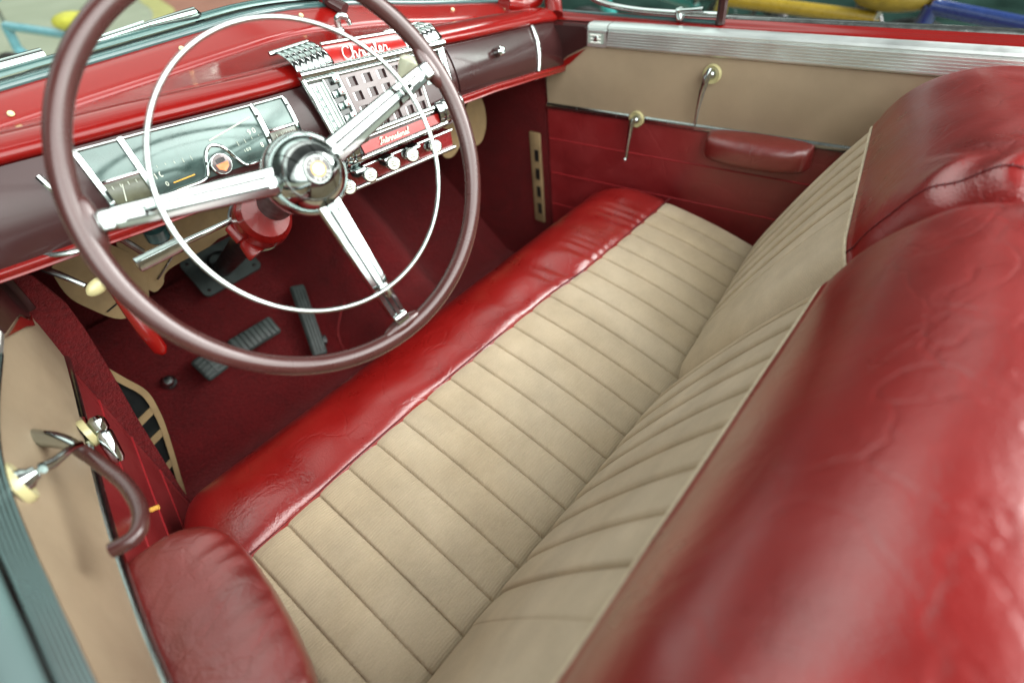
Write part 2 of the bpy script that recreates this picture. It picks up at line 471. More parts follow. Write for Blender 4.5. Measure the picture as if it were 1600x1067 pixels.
# ---- floor, tunnel, firewall -----------------------------------------
mb = MB()
def floor_f(u, v):
    x = lerp(-.70, .70, u)
    L = v * 1.9
    y = -.85 + L; z = 0
    if y > .60:
        t = y - .60; y = .60 + t * .83; z = t * .66
        if y > 1.06: y = 1.06 + (y - 1.06) * .1
    # transmission hump
    hx = math.exp(-((x - .15) / .15) ** 4); hump = hx * (.12 * smooth(.30, .62, y) + .05)
    return (x, y - .25 * hx * smooth(.45, .8, y) * .4, z + hump + .004 * math.sin(x * 17) * math.sin(y * 13))
mb.grid(floor_f, 80, 90, MT['carpet'])
fl = finish('carpeted_floor', mb, car, label='dark red carpet over floor, toe board and hump')
mb = MB()
mb.tube(catmull([(-.085, .58, .075), (-.06, .625, .118), (.02, .665, .165), (.11, .675, .175), (.20, .655, .15), (.26, .61, .10)], 8), .0035, MT['carpet_lit'], n=8)
finish('carpet_binding', mb, fl)
mb = MB()
mb.box((0, 1.08, .38), (.66, 0, 0), (0, .02, 0), (0, 0, .40), MT['carpet'], .005)
finish('firewall', mb, car)
# kick panels with fibreboard edging
for s, nm in ((-1, 'near'), (1, 'far')):
    mb = MB()
    if s < 0: poly = [(-.63, .40, -.02), (-.63, 1.06, -.02), (-.63, 1.06, .70), (-.63, .40, .70)]; d = (.012, 0, 0)
    else: poly = [(.668, .392, -.02), (.668, 1.06, -.02), (.668, 1.06, .70), (.668, .392, .70)]; d = (.012, 0, 0)
    mb.prism(poly, d, MT['carpet_lit'])
    k = finish('kick_panel', mb, car, label='dark red trim panel below the dash beside the ' + ('driver' if s < 0 else 'passenger') + ' door')
    mb = MB()
    if s < 0:
        # curved slotted edging strip, left of the pedals
        out = [(-.570, .50, .462), (-.556, .50, .418), (-.541, .50, .368), (-.546, .50, .31), (-.556, .50, .262), (-.575, .50, .19), (-.592, .50, .13), (-.606, .50, .078)]
        o2 = catmull(out, 5)
        ins = [Vector((p.x - .012, p.y, p.z - .004)) for p in o2]
        mb.prism(list(o2) + ins[::-1], (0, .004, 0), MT['card'])
        for t in (.38, .56, .74, .92):
            p = o2[int(t * (len(o2) - 1))]
            mb.prism([(p.x - .008, .501, p.z), (p.x - .085, .501, p.z - .022), (p.x - .085, .501, p.z - .040), (p.x - .006, .501, p.z - .016)], (0, .003, 0), MT['card'])
        mb.prism([(p.x - .006, .506, p.z) for p in o2] + [(-.66, .506, .078), (-.66, .506, .44)], (0, .003, 0), MT['black'])
    else:
        mb.box((.664, .435, .32), (.004, 0, 0), (0, .020, 0), (0, 0, .150), MT['card'], .003)
        for zz in (.22, .28, .34, .40):
            mb.box((.6595, .428, zz), (.001, 0, 0), (0, .009, 0), (0, 0, .018), MT['black'])
            mb.box((.6590, .419, zz), (.0015, 0, 0), (0, .0015, 0), (0, 0, .020), MT['card'])
    finish('fibreboard_edging', mb, k)

mb = MB()
mb.prism([(p[0], .43, p[1]) for p in ((-.72, .715), (-.590, .722), (-.572, .70), (-.560, .64), (-.562, .586), (-.572, .49), (-.586, .382), (-.606, .173), (-.615, .0), (-.74, 0))], (0, .022, 0), MT['carpet_lit'])
finish('door_jamb', mb, car, label='red door post trim beside the driver pedals')
# ---- pedals ------------------------------------------------------------
TN = Vector((0, -.6408, .7677)); TU = Vector((0, .7677, .6408)); TX = Vector((1, 0, 0))
def pedal(name, c, w, h, rot, kind):
    c = Vector(c); ax = (TX * math.cos(rot) + TU * math.sin(rot)); ay = (-TX * math.sin(rot) + TU * math.cos(rot))
    mb = MB(); mb.box(c, ax * w, ay * h, TN * .009, MT['rubber'], .012, 3)
    if kind == 'acc':
        for k in range(4):
            q = c + ax * w * (-.6 + .4 * k) + TN * .0095
            mb.box(q, ax * w * .09, ay * h * .9, TN * .003, MT['rubber'], .001)
    elif kind == 'brake':
        for k in range(9):
            q = c + ax * w * (-.84 + .21 * k) + TN * .0095
            mb.box(q, ax * w * .065, ay * h * .85, TN * .003, MT['rubber'], .001)
    else:
        for k in range(5):
            q = c + ay * h * (-.7 + .35 * k) + TN * .0095
            mb.box(q, ax * w * .80, ay * h * .09, TN * .003, MT['rubber'], .001)
        mb.box(c + TN * .0105, ax * w * .08, ay * h * .85, TN * .003, MT['rubber'], .001)
    p = finish(name, mb, car)
    mb = MB()
    if kind != 'acc':
        mb.tube([c - TN * .008, c - TN * .05 + TU * .03, c - TN * .12 + TU * .05], .010, MT['black'], n=10)
        finish('pedal_arm', mb, p)
    else:
        mb.box(c - TN * .022 - TU * h * .6, ax * w * .5, ay * .012, TN * .012, MT['black'], .003)
        finish('pedal_hinge', mb, p)
pedal('clutch_pedal', (-.375, .726, .183), .032, .035, .08, 'clutch')
pedal('brake_pedal', (-.243, .726, .183), .066, .028, -.02, 'brake')
pedal('accelerator_pedal', (-.097, .700, .150), .0215, .112, -.37, 'acc')
mb = MB(); mb.lathe([(.0, .016), (.010, .015), (.013, .011), (.013, 0), (.019, -.004), (.02, -.012)], (-.470, .785, .166), TN, MT['chrome_dull'], 24)
finish('dimmer_switch', mb, car)

# ---- steering column -----------------------------------------------------
C = Vector((-.3254, -.0411, .8726)); N = Vector((-.13587, -.90688, .39889)).normalized()
E1 = Vector((.98896, -.14816, 0)).normalized(); E2 = N.cross(E1).normalized()
if E2.z < 0: E2 = -E2
E1 = (E1 - N * E1.dot(N)).normalized()
def W(a, r, o): return C + (E1 * math.cos(a) + E2 * math.sin(a)) * r + N * o
mb = MB()
cb = Vector((-.178, .93, .29)); ca = C - N * .055
mb.tube([ca, ca.lerp(cb, .2), ca.lerp(cb, .6), cb], [.026, .024, .024, .024], MT['black'], n=24)
colm = finish('steering_column', mb, car, label='dark steering column running down to the toe board')
# red shift housing
mb = MB()
A = (cb - ca).normalized(); ck = ca.lerp(cb, .155) + Vector((-.018, 0, -.004))
side = A.cross(Vector((0, 0, 1))).normalized(); upv = side.cross(A).normalized()
if upv.z < 0: upv = -upv
def hous(u, v):
    t = u; a = 2 * PI * v
    r = [.001, .031, .037, .039, .037, .033, .001][min(6, int(t * 6.001))]
    x = t * 6; i = min(5, int(x)); rr = lerp([.001, .031, .037, .039, .037, .033, .001][i], [.001, .031, .037, .039, .037, .033, .001][i + 1], x - i)
    low = 1.25 if math.sin(a) < 0 else 1.0
    return ck + A * interp(t * 6, [(0, -.032), (1, -.029), (2, -.012), (3, .02), (4, .05), (5, .074), (6, .078)]) + side * math.cos(a) * rr + upv * (math.sin(a) * rr * low * .95)
mb.grid(hous, 30, 40, MT['paint_dull'], cv=True)
mb.tube([ck + A * .075 + side * math.cos(2 * PI * k / 40) * .035 + upv * math.sin(2 * PI * k / 40) * .042 for k in range(40)], .003, MT['chrome_dull'], n=6, closed=True)
finish('shift_housing', mb, colm, label='glossy red shift housing under the steering wheel hub')
mb = MB()
q = Vector((-.345, .18, .722))
mb.lathe([(.004, -.03), (.008, -.028), (.010, -.004), (.006, -.002), (.010, .002), (.015, .022), (.014, .026), (0, .027)], q, (.16, -.55, -.75), MT['paint_dull'], 20)
finish('housing_nipple', mb, colm)
mb = MB()
l0, l1, l2 = Vector((-.338, .20, .750)), Vector((-.425, .20, .752)), Vector((-.478, .20, .752))
mb.tube([l0 + Vector((.03, 0, .002)), l0, l1], [.0042, .0042, .0048], MT['chrome'], n=12)
d = (l2 - l1).normalized()
mb.box((l1 + l2) / 2 - d * .004, d * .034, Vector((0, .006, .002)), Vector((0, -.002, .0085)), MT['chrome_dull'], .002)
mb.box((l1 + l2) / 2 - d * .004 + Vector((0, -.0062, .003)), d * .028, Vector((0, .001, 0)), Vector((0, 0, .004)), MT['chrome_dull'], .001)
finish('signal_lever', mb, colm, label='chrome lever with flat ridged paddle left of the column')
mb = MB()
s0 = ca.lerp(cb, .08); s1 = Vector((-.124, .004, .905)); dd = Vector((.36, -.12, .93)).normalized()
dd = (s1 - s0).normalized()
mb.tube([s0, s0.lerp(s1, .5), s1 - dd * .012], .0048, MT['chrome'], n=12)
kd = Vector((.35, -.25, .90)).normalized()
mb.lathe([(.006, -.016), (.0085, -.012), (.0075, -.004), (.011, .002), (.0125, .010), (.0142, .022), (.0135, .028), (.009, .032), (0, .033)], s1, kd, MT['lens'], 24, mats=[MT['chrome']] * 3 + [MT['lens']] * 5)
finish('gear_lever', mb, colm, label='gear lever with clear pale knob right of the wheel hub')
mb = MB()
pc = Vector((-.178, .935, .2875)) + TN * .020
def rr_poly(c, ax, ay, w, h, r, n=6):
    out = []
    for (sx, sy, a0) in ((1, 1, 0), (-1, 1, PI / 2), (-1, -1, PI), (1, -1, 3 * PI / 2)):
        for k in range(n + 1):
            a = a0 + PI / 2 * k / n
            out.append(c + ax * (sx * (w - r) + r * math.cos(a)) + ay * (sy * (h - r) + r * math.sin(a)))
    return out
mb.prism(rr_poly(pc + TN * .012, TX, TU, .088, .062, .016), -TN * .008, MT['rubber'])
mb.lathe([(.034, .0), (.036, .014), (.031, .026), (.028, .028)], pc + TN * .012, TN, MT['black'], 28)
for sx in (-1, 1):
    for sy in (-1, 1):
        mb.lathe([(.005, 0), (.005, .002), (.003, .004), (0, .0042)], pc + TX * sx * .070 + TU * sy * .046 + TN * .012, TN, MT['chrome_dull'], 12)
finish('floor_plate', mb, colm, label='black rounded plate bolted round the foot of the column')

# ---- steering wheel --------------------------------------------------------
mb = MB()
RM, rm = .2178, .0106
def rimf(u, v):
    a = 2 * PI * u; b = 2 * PI * v
    k = 1.0 + .06 * math.cos(2 * b)
    return W(a, RM + rm * k * math.cos(b), rm * .92 * math.sin(b))
mb.grid(rimf, 180, 24, MT['rim'], cu=True, cv=True)
SP = [math.radians(x) for x in (172.0, 17.0, -83.5)]
for a in SP:
    t = Vector(-E1 * math.sin(a) + E2 * math.cos(a)); rad = E1 * math.cos(a) + E2 * math.sin(a)
    mb.ell(W(a, RM - .009, .001), t * .030, rad * .010, N * .0088, MT['rim'])
wheel = finish('steering_wheel', mb, car, label='large maroon rimmed wheel with three chrome spokes and inner horn ring')
mb = MB()
RR, OR = .1516, .0275
mb.tube([W(2 * PI * k / 160, RR, OR) for k in range(160)], .0026, MT['chrome'], n=12, closed=True)
for a in SP:
    t = Vector(-E1 * math.sin(a) + E2 * math.cos(a)); rad = E1 * math.cos(a) + E2 * math.sin(a)
    mb.tube([W(a, RR + .012, .018), W(a, RR + .002, OR - .002), W(a, RR, OR)], [.003, .0034, .0034], MT['chrome'], n=8)
    mb.box(W(a, RR + .003, .0190), t * .005, rad * .008, N * .003, MT['chrome'], .0015)
finish('horn_ring', mb, wheel, label='thin chrome ring inside the wheel rim')
for a in SP:
    mb = MB()
    t = Vector(-E1 * math.sin(a) + E2 * math.cos(a)); rad = E1 * math.cos(a) + E2 * math.sin(a)
    def sect(r):
        w = lerp(.0152, .0104, (r - .03) / .17); h = lerp(.013, .0085, (r - .03) / .17)
        return w, h
    # ridged channel profile across the spoke
    prof = [(-1, -.9), (-1, .15), (-.86, .62), (-.43, .84), (-.40, .30), (-.27, .30), (-.24, 1.0), (.24, 1.0), (.27, .30), (.40, .30), (.43, .84), (.86, .62), (1, .15), (1, -.9)]
    st = [.028, .04, .08, .12, .16, .185, .197, .203]
    vs = []
    for r in st:
        w, h = sect(r); k = 1 if r < .19 else (.96 if r < .2 else .8)
        for (px_, pz_) in prof: vs.append(W(a, r, .010) + t * px_ * w * k + N * pz_ * h * k * .62)
    n = len(prof); fs = []
    for i in range(len(st) - 1):
        for j in range(n): fs.append((i * n + j, i * n + (j + 1) % n, (i + 1) * n + (j + 1) % n, (i + 1) * n + j))
    fs.append(tuple((len(st) - 1) * n + j for j in range(n)))
    mb.add(vs, fs, MT['chrome'])
    for sgn in (-1, 1):
        x0 = sgn * .335
        pa, pb = [], []
        for r in (.046, .182):
            w, h = sect(r); pa.append(W(a, r, .010) + t * (x0 - .085) * w + N * .34 * h * .62); pb.append(W(a, r, .010) + t * (x0 + .085) * w + N * .34 * h * .62)
        mb.add([pa[0], pb[0], pb[1], pa[1]], [(0, 1, 2, 3)], MT['black'])
    # end cap block
    w, h = sect(.19)
    mb.box(W(a, .196, .0115), t * .0098, rad * .0065, N * .0058, MT['chrome'], .003, 3)
    finish('spoke', mb, wheel)
mb = MB()
mb.lathe([(.030, -.055), (.037, -.05), (.045, -.022), (.0465, -.006), (.0465, .002), (.0445, .008), (.0430, .0095), (.0415, .008), (.0400, .012), (.038, .021), (.0335, .031), (.027, .0385), (.019, .0435), (.0165, .0445)], C, N, MT['chrome'], 64)
hub = finish('hub', mb, wheel, label='domed chrome hub with round enamel emblem')
mb = MB()
eo = C + N * .0445
mb.lathe([(.0160, -.001), (.0142, .0012), (.0136, .0012)], eo, N, MT['chrome'], 48)
mb.lathe([(.0136, .0010), (.0078, .0016)], eo, N, MT['black_gloss'], 48)
mb.lathe([(.0078, .0017), (.0056, .0020)], eo, N, MT['amber'], 48)
mb.lathe([(.0056, .0021), (.0037, .0023)], eo, N, MT['white'], 48)
mb.lathe([(.0037, .0024), (.0024, .0026), (0, .0027)], eo, N, MT['gauge_dim'], 48)
for k in range(6):
    a = k * PI / 3
    mb.box(eo + N * .0028 + (E1 * math.cos(a) + E2 * math.sin(a)) * .0026, (E1 * math.cos(a) + E2 * math.sin(a)) * .0012, (-E1 * math.sin(a) + E2 * math.cos(a)) * .0004, N * .0004, MT['white'])
def letter_mesh(ch):
    cu = bpy.data.curves.new('t', 'FONT'); cu.body = ch; cu.size = 1; cu.align_x = 'CENTER'; cu.align_y = 'CENTER'
    ob = bpy.data.objects.new('t', cu); col.objects.link(ob)
    dg = bpy.context.evaluated_depsgraph_get(); me = bpy.data.meshes.new_from_object(ob.evaluated_get(dg))
    vs = [v.co.copy() for v in me.vertices]; fs = [tuple(p.vertices) for p in me.polygons]
    bpy.data.objects.remove(ob); bpy.data.curves.remove(cu); bpy.data.meshes.remove(me)
    return vs, fs
def flat_text(mb, txt, o, ex, ey, size, mat, adv=.72, bold=0):
    x = -adv * (len(txt) - 1) / 2
    for ch in txt:
        if ch != ' ':
            vs, fs = letter_mesh(ch)
            mb.add([Vector(o) + ex * (x + v.x) * size + ey * v.y * size for v in vs], fs, mat)
        x += adv
def arc_text(mb, txt, o, ex, ey, nn, R, amid, step, size, mat, outward=True):
    n = len(txt)
    for i, ch in enumerate(txt):
        a = amid + (step * ((n - 1) / 2 - i) if outward else step * (i - (n - 1) / 2))
        rad = ex * math.cos(a) + ey * math.sin(a)
        up = rad if outward else -rad
        rt = up.cross(nn)
        vs, fs = letter_mesh(ch)
        mb.add([o + rad * R + rt * v.x * size + up * v.y * size for v in vs], fs, mat)
tilt = math.radians(8)
arc_text(mb, 'FLUID', eo + N * .0021, E1, E2, N, .0107, math.radians(98), .44, .0052, MT['white'])
arc_text(mb, 'DRIVE', eo + N * .0021, E1, E2, N, .0108, math.radians(-82), .44, .0052, MT['white'], outward=False)
finish('emblem', mb, hub if False else wheel, label='round black, amber and white emblem lettered FLUID DRIVE', weld=False)

# ---- dashboard ----------------------------------------------------------------
ZT = [(-.70, .875), (-.526, .879), (-.36, .874), (-.177, .863), (.03, .855), (.18, .842), (.433, .808), (.534, .793), (.60, .782), (.70, .762)]
ZB = [(-.70, .766), (-.5, .767), (-.2, .762), (.1, .750), (.192, .747), (.321, .733), (.481, .707), (.60, .684), (.70, .664)]
ZW = [(-.70, .925), (-.46, .929), (-.02, .933), (.2, .90), (.34, .868), (.60, .818), (.74, .79)]
def yd(x): return .25 + .10 * (x / .655) ** 2
def FY(x, z): return yd(x) + .30 * (z - .78)
def zt(x): return interp(x, ZT)
def zb(x): return interp(x, ZB)
def zw(x):
    return (interp(x - .05, ZW) + interp(x, ZW) + interp(x + .05, ZW)) / 3
NRM = Vector((0, -.958, .287))
def D(x, t, o=0.):   # panel point: t 0 bottom .. 1 top, o towards the driver
    z = lerp(zb(x), zt(x), t)
    bul = .010 * (1 - (2 * t - 1) ** 2)
    n = Vector((.30 * x, -.958, .287 + .35 * (t - .5))).normalized()
    return Vector((x, FY(x, z), z)) + n * (bul + o)
mb = MB()
def upper(u, v):
    x = lerp(-.66, .675, u); t = zt(x); w = zw(x)
    crest = t + .030; g = max(w - .030, min(crest - .004, w - .02)); g = w - .031
    F_ = FY(x, t)
    pts = [(.486, w + .001), (.470, w - .004), (.436, g + .010), (.427, g + .003), (.4225, g - .003), (.418, g + .001), (F_ + .085, lerp(g, crest, .55)), (F_ + .050, crest - .0005), (F_ + .026, crest), (F_ + .008, crest - .006), (F_ - .004, t + .014), (F_ - .0035, t + .005), (F_ + .004, t - .001)]
    q = spl(pts, v); return (x, q[0], q[1])
mb.grid(upper, 90, 72, MT['paint'])
def lip(u, v):
    x = lerp(-.645, .66, u); b = zb(x); F_ = FY(x, b)
    pts = [(F_ + .002, b + .002), (F_ - .006, b - .001), (F_ - .005, b - .009), (F_ + .004, b - .016), (F_ + .10, b - .018), (F_ + .22, b + .01)]
    q = spl(pts, v); return (x, q[0], q[1])
mb.grid(lip, 60, 30, MT['paint_dull'])
dash = finish('dashboard', mb, car, label='glossy red painted metal dashboard with maroon fascia')
mb = MB()
mb.grid(lambda u, v: D(lerp(-.645, .66, u), v), 80, 24, MT['maroon'])
finish('fascia_panel', mb, dash, label='maroon gloss fascia across the dash')
# gauge glass, frames and marks
def quadD(mb, c4, mat, o, nu=8, nv=8):
    (x00, t00), (x10, t10), (x11, t11), (x01, t01) = c4
    def f(u, v):
        x = lerp(lerp(x00, x10, u), lerp(x01, x11, u), v); t = lerp(lerp(t00, t10, u), lerp(t01, t11, u), v); return D(x, t, o)
    mb.grid(f, nu, nv, mat)
def tz(x, z): return (z - zb(x)) / (zt(x) - zb(x))
mb = MB()
quadD(mb, ((-.392, .24), (-.212, .24), (-.208, .93), (-.392, .93)), MT['gauge'], .0015, 14, 6)
finish('speedometer_glass', mb, dash, label='long dark speedometer window with pale sky reflection')
for nm, x0, x1, ta, tb, mt_ in (('lower', -.446, -.396, .24, .54, 'gauge_dim'), ('upper', -.448, -.396, .57, .93, 'gauge'), ('lower', -.207, -.164, .24, .54, 'gauge_dim'), ('upper', -.205, -.160, .57, .93, 'gauge')):
    mb = MB(); quadD(mb, ((x0, ta), (x1, ta), (x1, tb), (x0, tb)), MT[mt_], .0015, 6, 5)
    cx_ = (x0 + x1) / 2
    if nm == 'lower':
        mb.tube([D(lerp(x0, x1, .3), ta + .05, .002), D(lerp(x0, x1, .45), tb - .06, .002)], .0007, MT['pale'], n=5)
        for k in range(4): mb.tube([D(lerp(x0, x1, .2 + .2 * k), tb - .05, .002), D(lerp(x0, x1, .2 + .2 * k), tb - .09, .002)], .0005, MT['pale'], n=4)
    finish('gauge_window', mb, dash)
mb = MB()
def barD(mb, a, b, r, o=.003, n=9, flat=1.0, mat=None):
    pts = [D(lerp(a[0], b[0], k / n), lerp(a[1], b[1], k / n), o) for k in range(n + 1)]
    mb.tube(pts, r, mat or MT['chrome'], n=8)
for (xa, ta, xb, tb, r) in ((-.450, .96, -.447, .20, .0050), (-.394, .96, -.394, .20, .0050), (-.2095, .95, -.2135, .22, .0048), (-.158, .93, -.162, .22, .0038)):
    barD(mb, (xa, ta), (xb, tb), r)
barD(mb, (-.447, .555), (-.395, .555), .003); barD(mb, (-.211, .555), (-.160, .555), .003)
barD(mb, (-.452, .955), (-.158, .945), .0022, mat=MT['chrome_dull'])
barD(mb, (-.50, .80), (-.485, .22), .0045)
# lower frame with the bump over the medallion
ctrl = [(-.449, .21), (-.41, .215), (-.36, .225), (-.330, .235), (-.318, .30), (-.309, .50), (-.296, .60), (-.281, .54), (-.271, .36), (-.262, .25), (-.24, .235), (-.214, .225), (-.162, .215)]
cc = catmull([(a, b, 0) for a, b in ctrl], 6)
mb.tube([D(p.x, p.y, .0035) for p in cc], .0026, MT['chrome'], n=8)
finish('gauge_frame', mb, dash, label='chrome bars framing the gauges')
mb = MB()
mo = D(-.2955, .36, .004)
mb.lathe([(.0165, -.004), (.0165, .002), (.0150, .004), (.0140, .004)], mo, NRM, MT['chrome'], 36)
mb.lathe([(.0140, .004), (.0128, .0045), (0, .0048)], mo, NRM, MT['grille'], 36)
ex = Vector((1, 0, 0)); ey = Vector((0, .287, .958))
mb.prism([mo + NRM * .0048 + ex * a + ey * b for a, b in ((-.0095, .001), (.0095, .001), (.008, -.006), (0, -.0115), (-.008, -.006))], NRM * .0008, MT['orange'])
for k in range(5):
    mb.box(mo + NRM * .0052 + ex * (-.006 + .003 * k) + ey * .0055, ex * .0009, ey * (.0035 - .0004 * abs(k - 2)), NRM * .0004, MT['black'])
finish('medallion', mb, dash, label='round orange and chrome medallion below the speedometer')
mb = MB()
mb.tube([D(-.293, .66, .0022), D(-.222, .80, .0022)], .0012, MT['pale'], n=5)
mb.tube([D(-.366, .32, .0022), D(-.335, .335, .0022)], .0009, MT['amber'], n=5)
flat_text(mb, '10', D(-.378, .45, .0022), ex, ey, .011, MT['pale'])
flat_text(mb, '0', D(-.374, .33, .0022), ex, ey, .009, MT['pale'])
flat_text(mb, '90', D(-.231, .62, .0022), ex, ey, .011, MT['pale'])
flat_text(mb, '8', D(-.226, .42, .0022), ex, ey, .010, MT['pale'])
flat_text(mb, '100', D(-.250, .42, .0022), ex, ey, .006, MT['pale'])
for k in range(15):
    x = -.385 + .0115 * k
    if -.325 < x < -.262: continue
    mb.tube([D(x, .52 + .02 * math.sin(k), .0022), D(x, .56, .0022)], .0004, MT['pale'], n=4)
finish('speedometer_marks', mb, dash, weld=False)

# centre radio stack
def S(a, b, o=0.):
    x = lerp(lerp(-.112, .165, a), lerp(-.125, .180, a), b)
    z = lerp(lerp(.735, .722, a), lerp(.880, .851, a), b)
    return Vector((x, yd(.03) + .30 * (z - .78) - .016, z)) + NRM * o
def quadS(mb, a0, a1, b0, b1, o, mat, th=.004):
    c = [S(a0, b0, o), S(a1, b0, o), S(a1, b1, o), S(a0, b1, o)]
    mb.prism(c, -NRM * th, mat)
def barS(mb, p, q, r, o, mat=None):
    mb.tube([S(*p, o), S(*q, o)], r, mat or MT['chrome'], n=10)
mb = MB()
quadS(mb, 0.01, .99, -.02, 1.0, 0, MT['maroon'], .05)
barS(mb, (-.005, 1.0), (1.005, 1.0), .0072, .006); barS(mb, (0, .935), (1.0, .935), .0032, .004, MT['chrome_dull'])
for a, r in ((.004, .0045), (.205, .0042), (.752, .0034), (.985, .0060)):
    barS(mb, (a, .27 if .1 < a < .9 else .02), (a, .96), r, .003)
barS(mb, (.14, .255), (.80, .255), .0055, .004); barS(mb, (.14, .215), (.80, .215), .003, .004)
barS(mb, (.0, .015), (.85, .015), .0050, .004)
barS(mb, (.955, .30), (.955, .93), .0028, .004, MT['chrome_dull'])
radio = finish('radio_frame', mb, dash, label='chrome framed radio stack in the centre of the dash')
mb = MB()
quadS(mb, .015, .115, .10, .90, .003, MT['dialstrip'])
for a in (.035, .062, .09): barS(mb, (a, .12), (a, .88), .0012, .0035, MT['chrome_dull'])
barS(mb, (.113, .08), (.113, .92), .0020, .0035, MT['chrome'])
for k in range(9): quadS(mb, .040, .055, .16 + .08 * k, .185 + .08 * k, .0038, MT['gauge'], .002)
finish('radio_dial', mb, dash)
mb = MB(); quadS(mb, .122, .196, .06, .95, .002, MT['black_gloss'])
finish('button_backing', mb, dash)
for k in range(6):
    for j in (0, 1):
        if k == 0 and j == 0: continue
        b = .875 - .135 * k
        a = .142 if j == 0 else .178
        mb = MB(); c = S(a, b - (.0 if j == 0 else -.012), .006)
        if j == 1 or k == 0:
            mb.box(c, Vector((.0056, 0, 0)), ey * .0066, NRM * .005, MT['chrome'], .002)
            mb.lathe([(.0022, 0), (.0018, .0008), (0, .001)], c + NRM * .005, NRM, MT['redlabel'], 10)
        else:
            mb.box(c - NRM * .003, Vector((.0048, 0, 0)), ey * .0055, NRM * .004, MT['gauge'], .001)
            mb.box(c - NRM * .0012 - Vector((.0042, 0, 0)), Vector((.0012, 0, 0)), ey * .0055, NRM * .004, MT['chrome'], .0005)
        finish('radio_button', mb, dash)
mb = MB()
quadS(mb, .215, .745, .27, .92, -.006, MT['grille_hole'], .003)
na, nb = 5, 4
A0, A1, B0, B1 = .215, .745, .27, .92
hw, hh = .030, .052
acs = [A0 + (A1 - A0) * (k + .62) / (na + .1) for k in range(na)]; bcs = [B0 + (B1 - B0) * (k + .42) / nb for k in range(nb)]
ed = [A0] + [e for a in acs for e in (a - hw, a + hw)] + [A1]
for i in range(0, len(ed), 2): quadS(mb, ed[i], ed[i + 1], B0, B1, .0045, MT['grille'], .010)
eb = [B0] + [e for b in bcs for e in (b - hh, b + hh)] + [B1]
for i in range(1, len(ed) - 1, 2):
    for j in range(0, len(eb), 2): quadS(mb, ed[i], ed[i + 1], eb[j], eb[j + 1], .0045, MT['grille'], .010)
    for b in bcs:
        c = S(ed[i], b, -.001); mb.box(c + Vector((.0016, 0, 0)), Vector((.0014, 0, 0)), ey * .0068, NRM * .0045, MT['chrome_dull'])
finish('speaker_grille', mb, dash, label='maroon speaker grille with square holes')
mb = MB(); quadS(mb, .755, .98, .27, .92, .0005, MT['maroon']); 
quadS(mb, .80, .95, .55, .9, .0015, MT['gauge'])
finish('stack_side_panel', mb, dash)
# ribbed chrome corner caps
def ribs(x0, x1, n, pts):
    mb = MB()
    c = catmull([(p[0], p[1], 0) for p in pts], 6); L = len(c)
    wd = (x1 - x0) / n
    def nrm(i):
        t = (c[min(i + 1, L - 1)] - c[max(i - 1, 0)]).normalized(); return Vector((0, -t.y, t.x))
    mb.grid(lambda u, v: Vector((lerp(x0, x1, u), c[round(v * (L - 1))].x, c[round(v * (L - 1))].y)) - nrm(round(v * (L - 1))) * .001, 2, L - 1, MT['black'])
    half = int(L * .52)
    for k in range(n):
        for (a, b) in ((0, half), (half, L - 1)):
            def f(u, v):
                i = a + round(v * (b - a)); vv = abs(2 * v - 1); uu = abs(2 * u - 1)
                h = .0024 * (1 - uu ** 4) * (1 - vv ** 6) - .0012
                x = x0 + wd * (k + .5 + (u - .5) * .96)
                return Vector((x, c[i].x, c[i].y)) + nrm(i) * h
            mb.grid(f, 8, b - a, MT['chrome'])
    return mb
yy = FY(0, .87)
mbr = ribs(-.126, -.058, 6, [(yy - .016, .884, 0), (yy - .012, .892, 0), (yy - .005, .899, 0), (yy + .006, .905, 0), (yy + .020, .909, 0), (yy + .032, .910, 0), (yy + .042, .909, 0)])
mbr.tube([(-.130, yy + .046, .908), (-.056, yy + .046, .907)], .004, MT['chrome_dull'], n=8)
finish('ribbed_cap', mbr, dash, label='ribbed chrome cap on the upper corner of the radio stack')
mbr = ribs(.104, .186, 7, [(yy - .018, .857, 0), (yy - .013, .866, 0), (yy - .006, .874, 0), (yy + .006, .880, 0), (yy + .020, .883, 0), (yy + .032, .882, 0), (yy + .042, .880, 0)])
mbr.tube([(.190, yy - .014, .858), (.190, yy + .010, .878), (.190, yy + .044, .878)], .0035, MT['chrome'], n=8)
mbr.tube([(.104, yy + .046, .882), (.188, yy + .046, .878)], .004, MT['chrome_dull'], n=8)
finish('ribbed_cap', mbr, dash, label='ribbed chrome cap on the upper corner of the radio stack')
y2 = FY(.1, .73)
mbr = ribs(.108, .176, 4, [(y2 - .016, .770, 0), (y2 - .026, .758, 0), (y2 - .028, .742, 0), (y2 - .022, .727, 0), (y2 - .006, .714, 0), (y2 + .015, .708, 0)][::-1])
finish('ribbed_cap', mbr, dash, label='ribbed chrome cap on the lower corner of the radio stack')
mbr = ribs(-.150, -.084, 4, [(y2 - .016, .778, 0), (y2 - .026, .766, 0), (y2 - .028, .750, 0), (y2 - .022, .735, 0), (y2 - .006, .722, 0), (y2 + .015, .716, 0)][::-1])
finish('ribbed_cap', mbr, dash, label='ribbed chrome cap on the lower corner of the radio stack')

